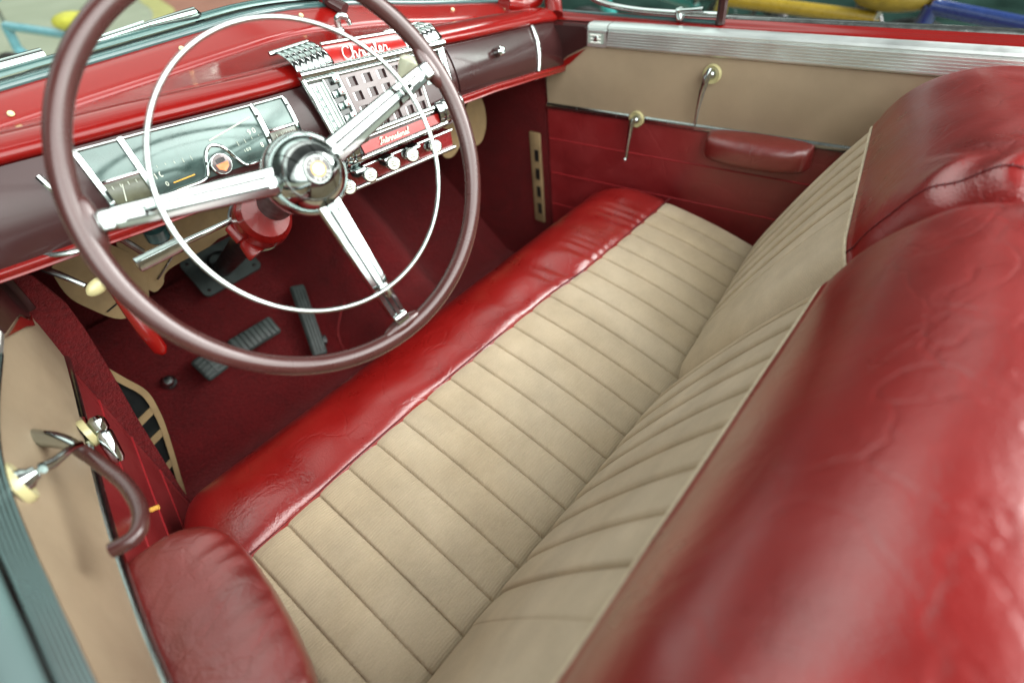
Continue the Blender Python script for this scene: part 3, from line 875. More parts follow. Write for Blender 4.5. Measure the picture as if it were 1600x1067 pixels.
# script nameplates
G = {
 'C': ([[(1.5, 1.6), (1.2, 2.0), (.6, 1.7), (.3, .8), (.7, .0), (1.25, .15), (1.7, .5)]], 1.5),
 'h': ([[(0, .3), (.5, 1.3), (.62, 1.95), (.42, 1.95), (.3, 1.2), (.2, 0)], [(.2, .4), (.6, 1.0), (.8, .7), (.8, .2), (1.0, 0), (1.2, .3)]], 1.1),
 'r': ([[(0, .2), (.3, .9), (.4, 1.1), (.5, .85), (.75, .9), (.7, .3), (.85, 0), (1.1, .25)]], 1.0),
 'y': ([[(0, .9), (.05, .3), (.3, .05), (.6, .4), (.75, 1.0)], [(.75, 1.0), (.62, .0), (.35, -.8), (.12, -.6), (.5, -.1), (1.0, .3)]], .95),
 's': ([[(0, .2), (.5, 1.15), (.72, .5), (.5, .0), (.2, .1)], [(.5, .0), (.9, .25)]], .85),
 'l': ([[(0, .25), (.45, 1.4), (.45, 1.95), (.25, 1.8), (.2, .6), (.35, .02), (.65, .25)]], .62),
 'e': ([[(0, .2), (.45, .55), (.5, .95), (.25, 1.0), (.12, .5), (.3, .02), (.7, .25)]], .68),
 'I': ([[(.1, 1.5), (.4, 2.0), (.8, 1.8), (1.1, 2.0)], [(.7, 1.9), (.5, .6), (.35, .0), (.05, .15), (.4, .4), (.9, .3)]], 1.0),
 'n': ([[(0, .8), (.15, 1.0), (.2, .0)], [(.2, .5), (.5, 1.0), (.7, .8), (.7, .2), (.85, 0), (1.05, .3)]], 1.0),
 't': ([[(0, .3), (.3, 1.0), (.4, 1.7), (.3, .3), (.45, 0), (.7, .25)], [(.1, 1.15), (.65, 1.2)]], .66),
 'a': ([[(.7, .9), (.4, 1.0), (.1, .5), (.3, 0), (.6, .4), (.72, 1.0), (.72, .2), (.85, 0), (1.05, .3)]], 1.0),
 'i': ([[(0, .3), (.2, 1.0), (.2, .2), (.35, 0), (.55, .3)], [(.25, 1.45), (.28, 1.6)]], .52),
 'o': ([[(.3, 1.0), (.05, .5), (.3, 0), (.6, .5), (.35, 1.0), (.6, .85), (.9, .9)]], .85),
}
def script(mb, txt, fn, h, r, mat):
    x = 0
    for ch in txt:
        st, w = G[ch]
        for s_ in st:
            pts = catmull([(x + p[0] + .25 * p[1], p[1], 0) for p in s_], 4)
            mb.tube([fn(p.x * h, p.y * h) for p in pts], r, mat, n=5)
        x += w
    return x * h
mb = MB()
def rec(a, b, o=0):   # recess between the caps, above the bar
    x = lerp(-.055, .104, a); z = lerp(lerp(.872, .858, a), lerp(.906, .886, a), b)
    return Vector((x, yy - .016 + .030 * max(b, 0.) ** 1.6, z)) + NRM * o
mb.grid(lambda u, v: rec(u, v, .002), 10, 8, MT['redlabel'])
mb.tube([rec(k / 6, 1.0, .004) for k in range(7)], .0030, MT['chrome_dull'], n=8)
finish('nameplate', mb, dash, label='red nameplate with chrome script above the radio')
mb = MB()
script(mb, 'Chrysler', lambda x, y: rec(.10 + x / .155, .26 + y / .047, .0058), .0125, .0010, MT['white'])  # white instead of chrome: the bright reflection is put into the colour
finish('script_lettering', mb, dash, label='chrome script reading Chrysler', weld=False)
mb = MB(); quadS(mb, .14, .80, .055, .175, .0045, MT['redlabel'])
quadS(mb, .14, .80, .04, .055, .0048, MT['maroon'])
finish('nameplate', mb, dash, label='narrow red nameplate with pale script below the speaker grille')
mb = MB()
script(mb, 'International', lambda x, y: S(.27 + x / .29, .082 + y / .16, .0062), .0064, .0008, MT['pale'])
finish('script_lettering', mb, dash, label='pale script lettering on the lower red nameplate', weld=False)
# lower shelf and control knobs
mb = MB()
mb.prism([(-.165, y2 - .002, .722), (.150, y2 - .002, .700), (.150, y2 - .002, .664), (-.165, y2 - .002, .690)], (0, .05, 0), MT['darkred_face'])
mb.tube([(-.168, y2 - .004, .690), (.152, y2 - .004, .664)], .0045, MT['chrome'], n=10)
mb.tube([(-.168, y2 - .003, .722), (.152, y2 - .003, .700)], .0025, MT['chrome_dull'], n=8)
for k in range(3):
    x = -.095 + .065 * k
    mb.box((x, y2 - .016, .722 - .07 * (x + .165) + .004), (.011, 0, 0), (0, .010, 0), (0, .002, .0035), MT['chrome_dull'], .002)
    mb.tube([(x, y2, .716 - .07 * (x + .165)), (x, y2 - .012, .718 - .07 * (x + .165))], .008, MT['black'], n=12)
finish('control_panel', mb, dash)
for k, (x, z) in enumerate(((-.148, .721), (-.101, .723), (-.048, .7215), (-.003, .7195), (.055, .713))):
    mb = MB(); o = Vector((x + .028, y2 - .004, z - .020)); d_ = (Vector((x, .178, z)) - o).normalized(); L = (Vector((x, .178, z)) - o).length
    mb.lathe([(.010, 0), (.010, .004), (.006, .006), (.0075, .010), (.0055, .014), (.0075, .020), (.0055, .026), (.0085, L - .016), (.0118, L - .012), (.0128, L - .003), (.0118, L), (.0100, L + .0012), (0, L + .0016)], o, d_, MT['chrome'], 28,
             mats=[MT['chrome_dull'], MT['chrome_dull'], MT['black'], MT['black'], MT['chrome_dull'], MT['black'], MT['black'], MT['chrome'], MT['chrome'], MT['chrome'], MT['chrome'], MT['ivory']])
    u_ = d_.cross(Vector((0, 0, 1))).normalized(); w_ = u_.cross(d_)
    for q_ in (-.003, .001, .004): mb.box(o + d_ * (L + .0018) + w_ * q_, u_ * .0045, w_ * .0006, d_ * .0003, MT['gauge_dim'])
    finish('control_knob', mb, dash)
# passenger side
mb = MB()
mb.grid(lambda u, v: D(lerp(.205, .505, u), lerp(.10, .93, v), .0025), 30, 18, MT['maroon'])
finish('glovebox_door', mb, dash, label='maroon glovebox lid with pale reflection')
mb = MB(); gk = D(.347, tz(.347, .786), .003)
mb.lathe([(.010, 0), (.0105, .004), (.008, .010), (.0095, .016), (.006, .020), (0, .021)], gk, NRM, MT['chrome'], 24)
finish('glovebox_knob', mb, dash)
mb = MB()
barD(mb, (.532, .985), (.508, .03), .0052, .003, 14)
finish('trim_band', mb, dash, label='curved chrome band at the passenger end of the dash')
mb = MB(); mb.ell((.545, .335, .672), (.030, .004, -.008), (0, .014, 0), (0, 0, .006), MT['white'])
finish('courtesy_lamp', mb, dash)
def windpt(x, v):
    w = zw(x); g = w - .031
    pts = [(.486, w + .001), (.470, w - .004), (.436, g + .010), (.427, g + .003)]
    q = spl(pts, v); return Vector((x, q[0], q[1]))
for x, v in ((-.47, .62), (-.205, .45), (.03, .42), (.42, .45), (.60, .5)):
    mb = MB(); mb.lathe([(.0045, 0), (.0045, .0015), (.003, .003), (0, .0034)], windpt(x, v) + Vector((0, -.001, .001)), (0, -.7, .7), MT['cream'], 12)
    finish('screw', mb, dash)
mb = MB()
hk = Vector((.066, .405, .885))
mb.lathe([(.011, 0), (.010, .006), (.006, .010), (.006, .020)], hk, (0, -.1, 1), MT['chrome'], 20)
mb.tube(catmull([hk + Vector((0, 0, .014)), hk + Vector((.001, -.002, .023)), hk + Vector((.006, -.007, .028)), hk + Vector((.013, -.013, .024)), hk + Vector((.016, -.016, .011))], 5), [.0065] * 8 + [.006] * 8 + [.0045] * 5, MT['chrome'], n=10)
finish('wiper_control', mb, dash, label='small curved chrome knob on top of the dash')

# ---- under the dash: fibreboard, rods, handbrake ----------------------------------
mb = MB()
def card(pts, y, mat=MT['card'], th=.004):
    c = catmull([(p[0], y, p[1]) for p in pts], 4, closed=True); mb.prism(c, (0, th, 0), mat)
card([(-.545, .60), (-.528, .552), (-.498, .507), (-.455, .505), (-.43, .53), (-.415, .60), (-.46, .66), (-.53, .66)], .55)
card([(-.43, .64), (-.427, .53), (-.40, .527), (-.375, .55), (-.262, .56), (-.25, .63), (-.33, .68)], .555)
card([(-.30, .69), (-.33, .60), (-.26, .555), (-.19, .58), (-.17, .67), (-.24, .72)], .565)
mb.tube([(-.405, .548, .545), (-.36, .55, .572)], .002, MT['chrome_dull'], n=6)
mb.tube([(-.51, .546, .535), (-.47, .546, .545)], .0015, MT['black'], n=6)
finish('fibreboard_cover', mb, car, label='tan fibreboard covers behind the pedals', weld=False)
mb = MB()
card([(.456, .50), (.50, .49), (.53, .535), (.525, .60), (.49, .625), (.45, .58)], .50)
card([(.36, .50), (.40, .49), (.44, .53), (.43, .60), (.38, .61), (.35, .56)], .51)
finish('heater_cover', mb, car, label='tan rounded cover under the dash on the passenger side', weld=False)
mb = MB()
mb.tube(catmull([(-.56, .33, .765), (-.52, .29, .765), (-.48, .30, .758), (-.44, .34, .74)], 5), .004, MT['chrome_dull'], n=8)
mb.tube([(-.59, .34, .755), (-.50, .30, .752)], .0022, MT['chrome_dull'], n=6)
mb.tube([(-.463, .30, .752), (-.448, .30, .720)], .005, MT['chrome_dull'], n=8)
mb.lathe([(.016, 0), (.018, .004), (.018, .022), (.009, .024), (.007, .040)], (-.405, .36, .70), (0, -.2, 1), MT['seal'], 20)
mb.lathe([(.006, 0), (.007, .01), (0, .012)], (-.405, .35, .74), (0, -.2, 1), MT['amber'], 12)
finish('wiring_and_linkage', mb, car, weld=False)
mb = MB()
mb.tube([(-.575, .40, .745), (-.552, .32, .735), (-.535, .30, .712)], [.006, .005, .004], MT['chrome_dull'], n=10)
mb.ell((-.524, .296, .705), Vector((.0165, 0, .006)), Vector((-.004, 0, .0105)), Vector((0, .0095, 0)), MT['cream'])
finish('vent_pull', mb, car, label='cream oval pull knob beside the driver door')
mb = MB()
h0, h1 = Vector((-.505, .33, .715)), Vector((-.506, .28, .575))
mb.tube([h0, h0.lerp(h1, .25), h0.lerp(h1, .5), h0.lerp(h1, .75), h1, h1 + (h1 - h0) * .06], [.008, .008, .011, .0125, .0115, .005], MT['paint'], n=14)
mb.tube([h0 + Vector((.01, .08, .03)), h0], .007, MT['black'], n=10)
finish('handbrake_lever', mb, car, label='tapered red handbrake grip hanging below the dash')

# ---- doors ---------------------------------------------------------------------------
LX = [(-1.1, -.80), (-.8, -.775), (-.33, -.742), (-.2, -.733), (-.06, -.707), (.27, -.644), (.40, -.618), (.5, -.60)]
def xl(y): return (interp(y - .06, LX) + interp(y, LX) + interp(y + .06, LX)) / 3
def xr(y): return .70 - .0895 * y
def door(s):
    X = xl if s < 0 else xr
    y0, y1 = -1.05, (.425 if s < 0 else .384)
    def DP(y, z, o=0.):
        ln = .028 * math.exp(-((y - .03) / .20) ** 2) * max(0, (z - .50) / .22) if s < 0 else 0
        return Vector((X(y) - s * o + s * ln, y, z))   # o: towards the cabin
    ydn = 40
    lab = 'driver door with maroon pull handle, right below the camera' if s < 0 else 'passenger door with tan upper panel and two chrome handles'
    mb = MB()
    mb.grid(lambda u, v: DP(lerp(y0, y1, u), lerp(.02, .565, v)), ydn, 6, MT['leather_door'])
    mb.grid(lambda u, v: DP(lerp(y0, y1, u), lerp(.555, .735, v), -.006), ydn, 4, MT['leather_door'])
    mb.grid(lambda u, v: DP(lerp(y0, y1, u), lerp(-.05, .76, v), -.085), ydn, 4, MT['paint'])
    mb.grid(lambda u, v: DP(y1, lerp(-.0, .735, v), lerp(0, -.085, u)), 3, 6, MT['paint_dull'])
    for z in (.461, .355, .25):
        mb.tube([DP(lerp(y0, y1 - .004, k / ydn), z + .0, .0) for k in range(ydn + 1)], .0022, MT['weltred'], n=8)
    d = finish('door', mb, car, label=lab)
    # tan upper panel
    mb = MB()
    yb = y1 - .006
    def up(u, v):
        y = lerp(y0, yb, u); z = lerp(.558, .735, v)
        return DP(y, z, .004 + .003 * math.sin(PI * v))
    mb.grid(up, ydn, 12, MT['vinyl'])
    finish('upper_panel', mb, d)
    # trim strip (with a gap at the lower escutcheon)
    gy = .107 if s > 0 else .225
    mb = MB()
    for ya, ybx in ((y0, gy - .022), (gy + .022, y1 - .004)):
        mb.grid(lambda u, v: DP(lerp(ya, ybx, u), .5585 + .0085 * math.cos(PI * v), .004 + .0055 * math.sin(PI * v)), 24, 8, MT['chrome_dull'])
    finish('trim_strip', mb, d)
    # ribbed rail
    mb = MB()
    ry1 = (.195 if s > 0 else .20)
    prof = [(.010, .722)]
    for k in range(6):
        z = .726 + .0055 * k; o = .012 - .0012 * k
        prof += [(o + .0022, z), (o + .0022, z + .0032), (o - .0008, z + .0040), (o - .0008, z + .0053)]
    prof += [(.006, .7605), (.008, .764), (.0055, .769), (-.002, .7725), (-.020, .7730), (-.030, .770)]
    n = len(prof)
    mb.grid(lambda u, v: DP(lerp(y0, ry1, u), prof[min(n - 1, round(v * (n - 1)))][1], prof[min(n - 1, round(v * (n - 1)))][0]), ydn, n - 1, MT['rail'] if s > 0 else MT['rail_near'])
    finish('ribbed_rail', mb, d, sharp=30, label='ribbed bright metal rail along the top of the door')
    mb = MB()
    mb.grid(lambda u, v: DP(lerp(ry1 + .002, ry1 + .055, u), prof[min(n - 1, round(v * (n - 1)))][1], .010 - .0 * v if v < .8 else prof[min(n - 1, round(v * (n - 1)))][0]), 8, n - 1, MT['rail'])
    ec = DP(ry1 + .030, .741, .0115)
    tv = (DP(ry1 + .05, .74) - DP(ry1, .74)).normalized(); zv = Vector((0, 0, 1)); nv = Vector((-s, 0, 0))
    mb.grid(lambda u, v: ec + tv * (.021 * (2 * u - 1)) + zv * (.012 * (2 * v - 1)) + nv * .0004, 2, 2, MT['dialstrip'])
    for k in range(3):
        mb.tube([ec + tv * .014 + zv * (-.008 + .008 * k) + nv * .001, ec - tv * .014 + zv * (-.008 + .008 * k) + nv * .001], .0019, MT['white'], n=6)
    mb.ell(ec, tv * .008, zv * .010, nv * .003, MT['chrome'])
    finish('rail_emblem_plate', mb, d, label='rail end plate with small winged emblem')
    # maroon garnish at the front
    mb = MB()
    ya = ry1 + .057
    poly = [(ya, .722), (ya, .766), (y1, .766), (y1 - .002, .664), (y1 - .045, .668), (y1 - .075, .694)]
    vs = [DP(y, z, .012) for y, z in poly]; v2 = [DP(y, z, -.03) for y, z in poly]; k_ = len(poly)
    mb.add(vs + v2, [tuple(range(k_)), tuple(range(2 * k_ - 1, k_ - 1, -1))] + [(i, (i + 1) % k_, k_ + (i + 1) % k_, k_ + i) for i in range(k_)], MT['maroon'])
    mb.box(DP(y1 - .005, .715, .014), Vector((.006, 0, 0)), Vector((0, .009, 0)), Vector((0, 0, .054)), MT['maroon'], .003)
    poly = [(ya + .002, .716), (y1 - .074, .690), (y1 - .044, .662), (y1 - .02, .660), (y1 - .046, .655), (y1 - .085, .678)]
    vs = [DP(y, z, .011) for y, z in poly]; v2 = [DP(y, z, -.0) for y, z in poly]; k_ = len(poly)
    mb.add(vs + v2, [tuple(range(k_)), tuple(range(2 * k_ - 1, k_ - 1, -1))] + [(i, (i + 1) % k_, k_ + (i + 1) % k_, k_ + i) for i in range(k_)], MT['paint'])
    finish('front_garnish', mb, d, label='dark maroon block at the front end of the door rail')
    # red sill and window slot
    mb = MB()
    prof2 = [(-.028, .768), (-.034, .772), (-.060, .776), (-.072, .779), (-.075, .776)]
    mb.grid(lambda u, v: DP(lerp(y0, y1 + .03, u), spl(prof2, v)[1], spl(prof2, v)[0]), ydn, 12, MT['paint'])
    prof3 = [(-.074, .774), (-.076, .782), (-.082, .7845), (-.098, .783), (-.104, .774), (-.104, .74)]
    mb.grid(lambda u, v: DP(lerp(y0, (-.05 if s > 0 else .0), u), spl(prof3, v)[1], spl(prof3, v)[0]), ydn, 14, MT['chrome_dull'] if s > 0 else MT['rail_near'])
    mb.grid(lambda u, v: DP(lerp((-.05 if s > 0 else .0), y1 + .05, u), lerp(.776, .764, v), lerp(-.074, -.11, v)), 12, 3, MT['paint'])
    finish('window_sill', mb, d)
    # armrest
    mb = MB()
    ac, aw = ((-.205, .118) if s > 0 else (-.185, .165))
    az, ah, ap = ((.530, .036, .075) if s > 0 else (.515, .034, .122))
    def arm(u, v):
        y = ac + aw * math.copysign(abs(math.sin(PI * (u - .5))) ** .75, u - .5) if False else ac + aw * math.sin(PI * (u - .5))
        a = PI * v
        e = math.cos(PI * (u - .5)); w = max(.0, e) ** .38
        so = math.sin(a) ** .55; cz_ = math.copysign(abs(math.cos(a)) ** .6, math.cos(a))
        wr = .0022 * math.sin(y * 190 + 1.5 * math.sin(y * 60)) * math.exp(-((v - .36) / .16) ** 2) * (1 if s < 0 else .15)
        return DP(y, az + ah * cz_ * (.55 + .45 * w) + (.004 if s < 0 else 0) * math.sin(y * 12) + wr, -.004 + ap * so * (w if s > 0 else w) )
    mb.grid(arm, 70, 36, MT['leather_old'])
    arm_o = finish('armrest', mb, d, label=('wrinkled red leather armrest at the seat edge' if s < 0 else 'small brownish red leather armrest below the trim strip'))
    def esc(mb, c, r):
        mb.lathe([(r * .5, .006), (r * .92, .009), (r, .005), (r * 1.0, 0)], c, nv, MT['cream'], 28)
        mb.lathe([(r * .55, .004), (r * .5, .012), (r * .34, .016), (r * .28, .021), (0, .022)], c, nv, MT['chrome'], 24)
    if s > 0:
        mb = MB(); c = DP(-.072, .686, .006); esc(mb, c, .0215)
        mb.tube([c + nv * .026 + Vector((0, -.004, .020)), c + nv * .030 + Vector((0, 0, .004)), c + nv * .032 + Vector((0, .006, -.030)), c + nv * .030 + Vector((0, .012, -.07)), c + nv * .026 + Vector((0, .016, -.108)), c + nv * .024 + Vector((0, .016, -.113))], [.004, .0085, .0075, .0045, .0035, .002], MT['chrome'], n=12)
        finish('window_crank', mb, d, label='upper chrome handle on a cream ring, hanging down the tan panel')
        mb = MB(); c = DP(.107, .558, .004); esc(mb, c, .0205)
        mb.tube([c + nv * .024 + Vector((0, 0, .008)), c + nv * .029 + Vector((0, .001, -.010)), c + nv * .030 + Vector((0, .006, -.05)), c + nv * .032 + Vector((0, .010, -.095)), c + nv * .036 + Vector((0, .011, -.100))], [.006, .0075, .0045, .0045, .005], MT['chrome'], n=12)
        finish('door_handle', mb, d, label='lower chrome handle on a cream ring at the trim strip')
    else:
        mb = MB(); c = DP(-.002, .702, .004); esc(mb, c, .024)
        mb.tube([c + nv * .026, c + nv * .034 + Vector((0, .006, -.006)), Vector((-.664, .02, .688)), Vector((-.656, .035, .676))], [.006, .0055, .004, .004], MT['chrome'], n=10)
        finish('window_crank', mb, d, label='chrome handle on a cream ring close to the rail')
        mb = MB(); c = DP(.212, .560, .004); esc(mb, c, .022)
        p0, p1 = Vector((-.634, .209, .572)), Vector((-.645, .170, .520))
        mb.tube([c + nv * .02, p0 + Vector((0, .0, .004))], .006, MT['chrome'], n=10)
        mb.tube([p0 + (p0 - p1) * .10, p0, p0.lerp(p1, .2), p0.lerp(p1, .25), p0.lerp(p1, .32), p0.lerp(p1, .9), p1], [.006, .0115, .0115, .0095, .0115, .0095, .006], MT['chrome'], n=16)
        finish('door_handle', mb, d, label='stout chrome handle on a cream ring at the panel edge')
        mb = MB()
        path = catmull([(-.700, .135, .664), (-.684, .105, .664), (-.665, .062, .664), (-.652, -.01, .661), (-.648, -.055, .659), (-.653, -.094, .658), (-.668, -.117, .658), (-.690, -.112, .657)], 7)
        k0 = 16
        mb.tube(path[:k0 + 1], [.007 + .003 * math.sin(PI * min(1, i / k0)) for i in range(k0 + 1)], MT['chrome'], n=14)
        mb.tube(path[k0:], [.0080] * (len(path) - k0), MT['rim'], n=14)
        finish('pull_handle', mb, d, label='curved maroon pull handle with chrome end')
        mb = MB(); mb.tube([(-.672, .112, .470), (-.660, .106, .470), (-.656, .104, .470)], .0045, MT['chrome'], n=10); mb.tube([(-.656, .104, .470), (-.646, .099, .470)], .0038, MT['amber'], n=10)
        finish('lock_pin', mb, d)
    return d
door(1); door(-1)

# ---- vent window at the passenger side -----------------------------------------------
mb = MB()
def vp(y, z): return Vector((.748 + (.06 - y) * .03, y, z))
mb.tube(catmull([vp(.36, .862), vp(.31, .826), vp(.25, .801), vp(.16, .791), vp(.05, .790), vp(-.045, .792)], 6), .0075, MT['chrome'], n=10)
mb.tube([vp(.42, .775), vp(.2, .775), vp(-.05, .776)], .006, MT['seal'], n=8)
vw = finish('vent_window', mb, car, label='small triangular vent window frame over the passenger door sill')
mb = MB(); mb.tube([vp(-.052, .775), vp(-.052, .85), vp(-.045, 1.05)], .011, MT['maroon'], n=8); finish('division_bar', mb, vw)
mb = MB(); q = vp(.042, .792) + Vector((-.010, 0, 0))
mb.lathe([(.010, -.012), (.011, 0), (.008, .012), (0, .014)], q, (-.4, 0, 1), MT['chrome'], 16)
mb.tube([q + Vector((-.004, 0, .006)), q + Vector((-.006, -.03, .010)), q + Vector((-.004, -.058, .013))], [.006, .005, .0065], MT['chrome'], n=10)
finish('vent_latch', mb, vw)
mb = MB(); mb.add([vp(.36, .865), vp(-.045, .793), vp(-.042, 1.05), vp(.2, 1.05)], [(0, 1, 2, 3)], MT['glass']); finish('vent_glass', mb, vw)

# ---- windshield, cowl, hood ---------------------------------------------------------
def wy(x): return .488
mb = MB()
XA, XM, XB = -.66, .112, .735
def strip(p, x0, x1, mat, nn=40):
    mb.grid(lambda u, v: (lerp(x0, x1, u), wy(0) + spl(p, v)[0], zw(lerp(x0, x1, u)) + spl(p, v)[1]), nn, 8, mat)
strip([(.000, -.002), (-.003, .004), (.002, .009), (.010, .010)], XA, XB, MT['seal'])
strip([(.010, .009), (.012, .010), (.018, .010), (.024, .011)], XA, XB, MT['black'])
strip([(.024, .013), (.027, .019), (.036, .021), (.042, .017)], XA, XB, MT['seal'])
ws = finish('windshield', mb, car, label='split windshield base with dark rubber seal')
mb = MB()
tw = Vector((0, .10, 0))
mb.tube([(XM, .498, zw(XM) + .0), (XM, .478, zw(XM) + .05), (XM, .30, zw(XM) + .37)], .012, MT['paint'], n=12)
mb.tube([(XM + .01, .452, zw(XM) - .005), (XM, .48, zw(XM) + .012), (XM, .47, zw(XM) + .06)], .014, MT['maroon'], n=10)
finish('centre_post', mb, ws)
for x0, x1 in ((XA, XM - .008), (XM + .008, XB)):
    mb = MB(); mb.grid(lambda u, v: (lerp(x0, x1, u), .504 - .20 * v, lerp(zw(lerp(x0, x1, u)) + .006, 1.30, v)), 12, 2, MT['glass']); finish('windshield_glass', mb, ws)
mb = MB()
strip([(.044, .014), (.048, .027), (.060, .029), (.064, .018)], -.66, -.372, MT['chrome'], 20)
w0, w1, w2 = Vector((-.335, .535, .948)), Vector((-.215, .522, .955)), Vector((-.135, .518, .955))
mb.tube([w0, w0.lerp(w1, .5), w1], [.004, .0055, .0055], MT['chrome'], n=10)
mb.tube([w0 + Vector((.02, .02, .002)), w1 + Vector((.0, .014, .004))], .0025, MT['chrome_dull'], n=8)
mb.tube([w1, w1.lerp(w2, .35), w1.lerp(w2, .7), w2, w2 + Vector((.008, 0, -.004))], [.006, .0075, .009, .010, .004], MT['chrome'], n=14)
mb.tube([w2, w2 + Vector((.01, .01, -.025))], .008, MT['chrome'], n=10)
finish('wiper', mb, ws, label='chrome windshield wiper resting on the glass')
# A-pillar corner on the passenger side
mb = MB()
mb.tube(catmull([(.60, .455, zw(.60) + .002), (.665, .45, .803), (.705, .44, .812), (.725, .43, .845), (.735, .40, .92), (.74, .36, 1.02)], 6), [.022] * 6 + [.026] * 12 + [.030] * 13, MT['paint'], n=16)
mb.tube(catmull([(.69, .365, .775), (.712, .385, .80), (.728, .395, .84), (.738, .37, .95)], 6), .022, MT['paint_dull'], n=14)
finish('windshield_pillar', mb, car, label='red corner post where dash, windshield and passenger door meet')
mb = MB()
def hood(u, v):
    x = lerp(-.80, .80, u); y = lerp(.52, 1.62, v)
    z = .948 - .17 * (y - .5) - .45 * max(0, abs(x + .02) - .33) ** 1.6 - .10 * smooth(.75, 1, v)
    if x > 0: z -= .16 * x
    return (x, y, z)
mb.grid(hood, 40, 40, MT['black_gloss'])
finish('hood', mb, car, label='dark hood seen through the windshield')
for s in (-1, 1):
    for ya, yb, nm in ((.42, 1.62, 'front_wing'), (-1.9, -1.0, 'rear_quarter')):
        mb = MB()
        mb.grid(lambda u, v: (s * (.78 + .06 * math.sin(PI * v)), lerp(ya, yb, u), lerp(-.10, ((.80 if s < 0 else .66) - .24 * u) if ya > 0 else .77, v)), 16, 10, MT['paint'])
        finish(nm, mb, car)
mb = MB()
mb.box((0, -1.0, .34), (.70, 0, 0), (0, .012, 0), (0, 0, .34), MT['carpet'], .004)
finish('rear_bulkhead', mb, car)

# ------------------------------------------------------------------ surroundings
def struct(name, mb):
    o = finish(name, mb); o['kind'] = 'structure'; return o
mf, nt, bs = new_mat('pale_floor')
co = obj_co(nt); n = noise(nt, co, .8, 6, .6)
nt.links.new(ramp(nt, n, [(.3, (.23, .245, .18)), (.7, (.30, .31, .24))]), bs.inputs['Base Color'])
bs.inputs['Roughness'].default_value = .7; bs.inputs['Specular IOR Level'].default_value = .1
mb = MB(); mb.add([(-40, -40, GZ), (40, -40, GZ), (40, 40, GZ), (-40, 40, GZ)], [(0, 1, 2, 3)], mf)
struct('ground', mb)
MT['terracotta'] = plain('terracotta_floor_paint', (.27, .105, .07), .5, vary=.12, vscale=2)
MT['yellowline'] = plain('yellow_floor_paint', (.36, .33, .12), .5, vary=.15, vscale=4)
MT['greenfloor'] = plain('dark_green_floor', (.016, .034, .028), .9, vary=.6, spec=.0, vscale=2)
def patch(name, pts, mat, z):
    mb = MB(); c = catmull([(a, b, z) for a, b in pts], 6, closed=True)
    mb.add(c, [tuple(range(len(c)))], mat); return struct(name, mb)
patch('road_marking', [(2.75, 7.6), (3.35, 9.3), (4.4, 11.5), (8, 11), (9, 7), (6, 5.2), (4.1, 5.6)], MT['terracotta'], GZ + .008)
patch('road_marking', [(2.55, 7.6), (3.15, 9.6), (4.3, 11.9), (8.3, 11.3), (9.4, 6.9), (6, 4.9), (3.9, 5.4)], MT['yellowline'], GZ + .004)
patch('road_marking', [(.2, 9.6), (1.05, 9.1), (1.3, 7.6), (.7, 5.5), (-.8, 6.2), (-.8, 9)], MT['yellowline'], GZ + .004)
patch('pavement', [(3.4, 5), (3.2, 2), (3.2, -2), (4, -6), (14, -7), (14, 5), (8, 5.2)], MT['greenfloor'], GZ + .004)
MT['wall'] = plain('dark_shed_wall', (.035, .045, .038), .8, vary=.3, vscale=2)
mb = MB(); mb.box((12.5, 0, 1.2), (.1, 0, 0), (0, 9, 0), (0, 0, 1.53), MT['wall']); o = finish('shed_wall', mb); o['kind'] = 'structure'

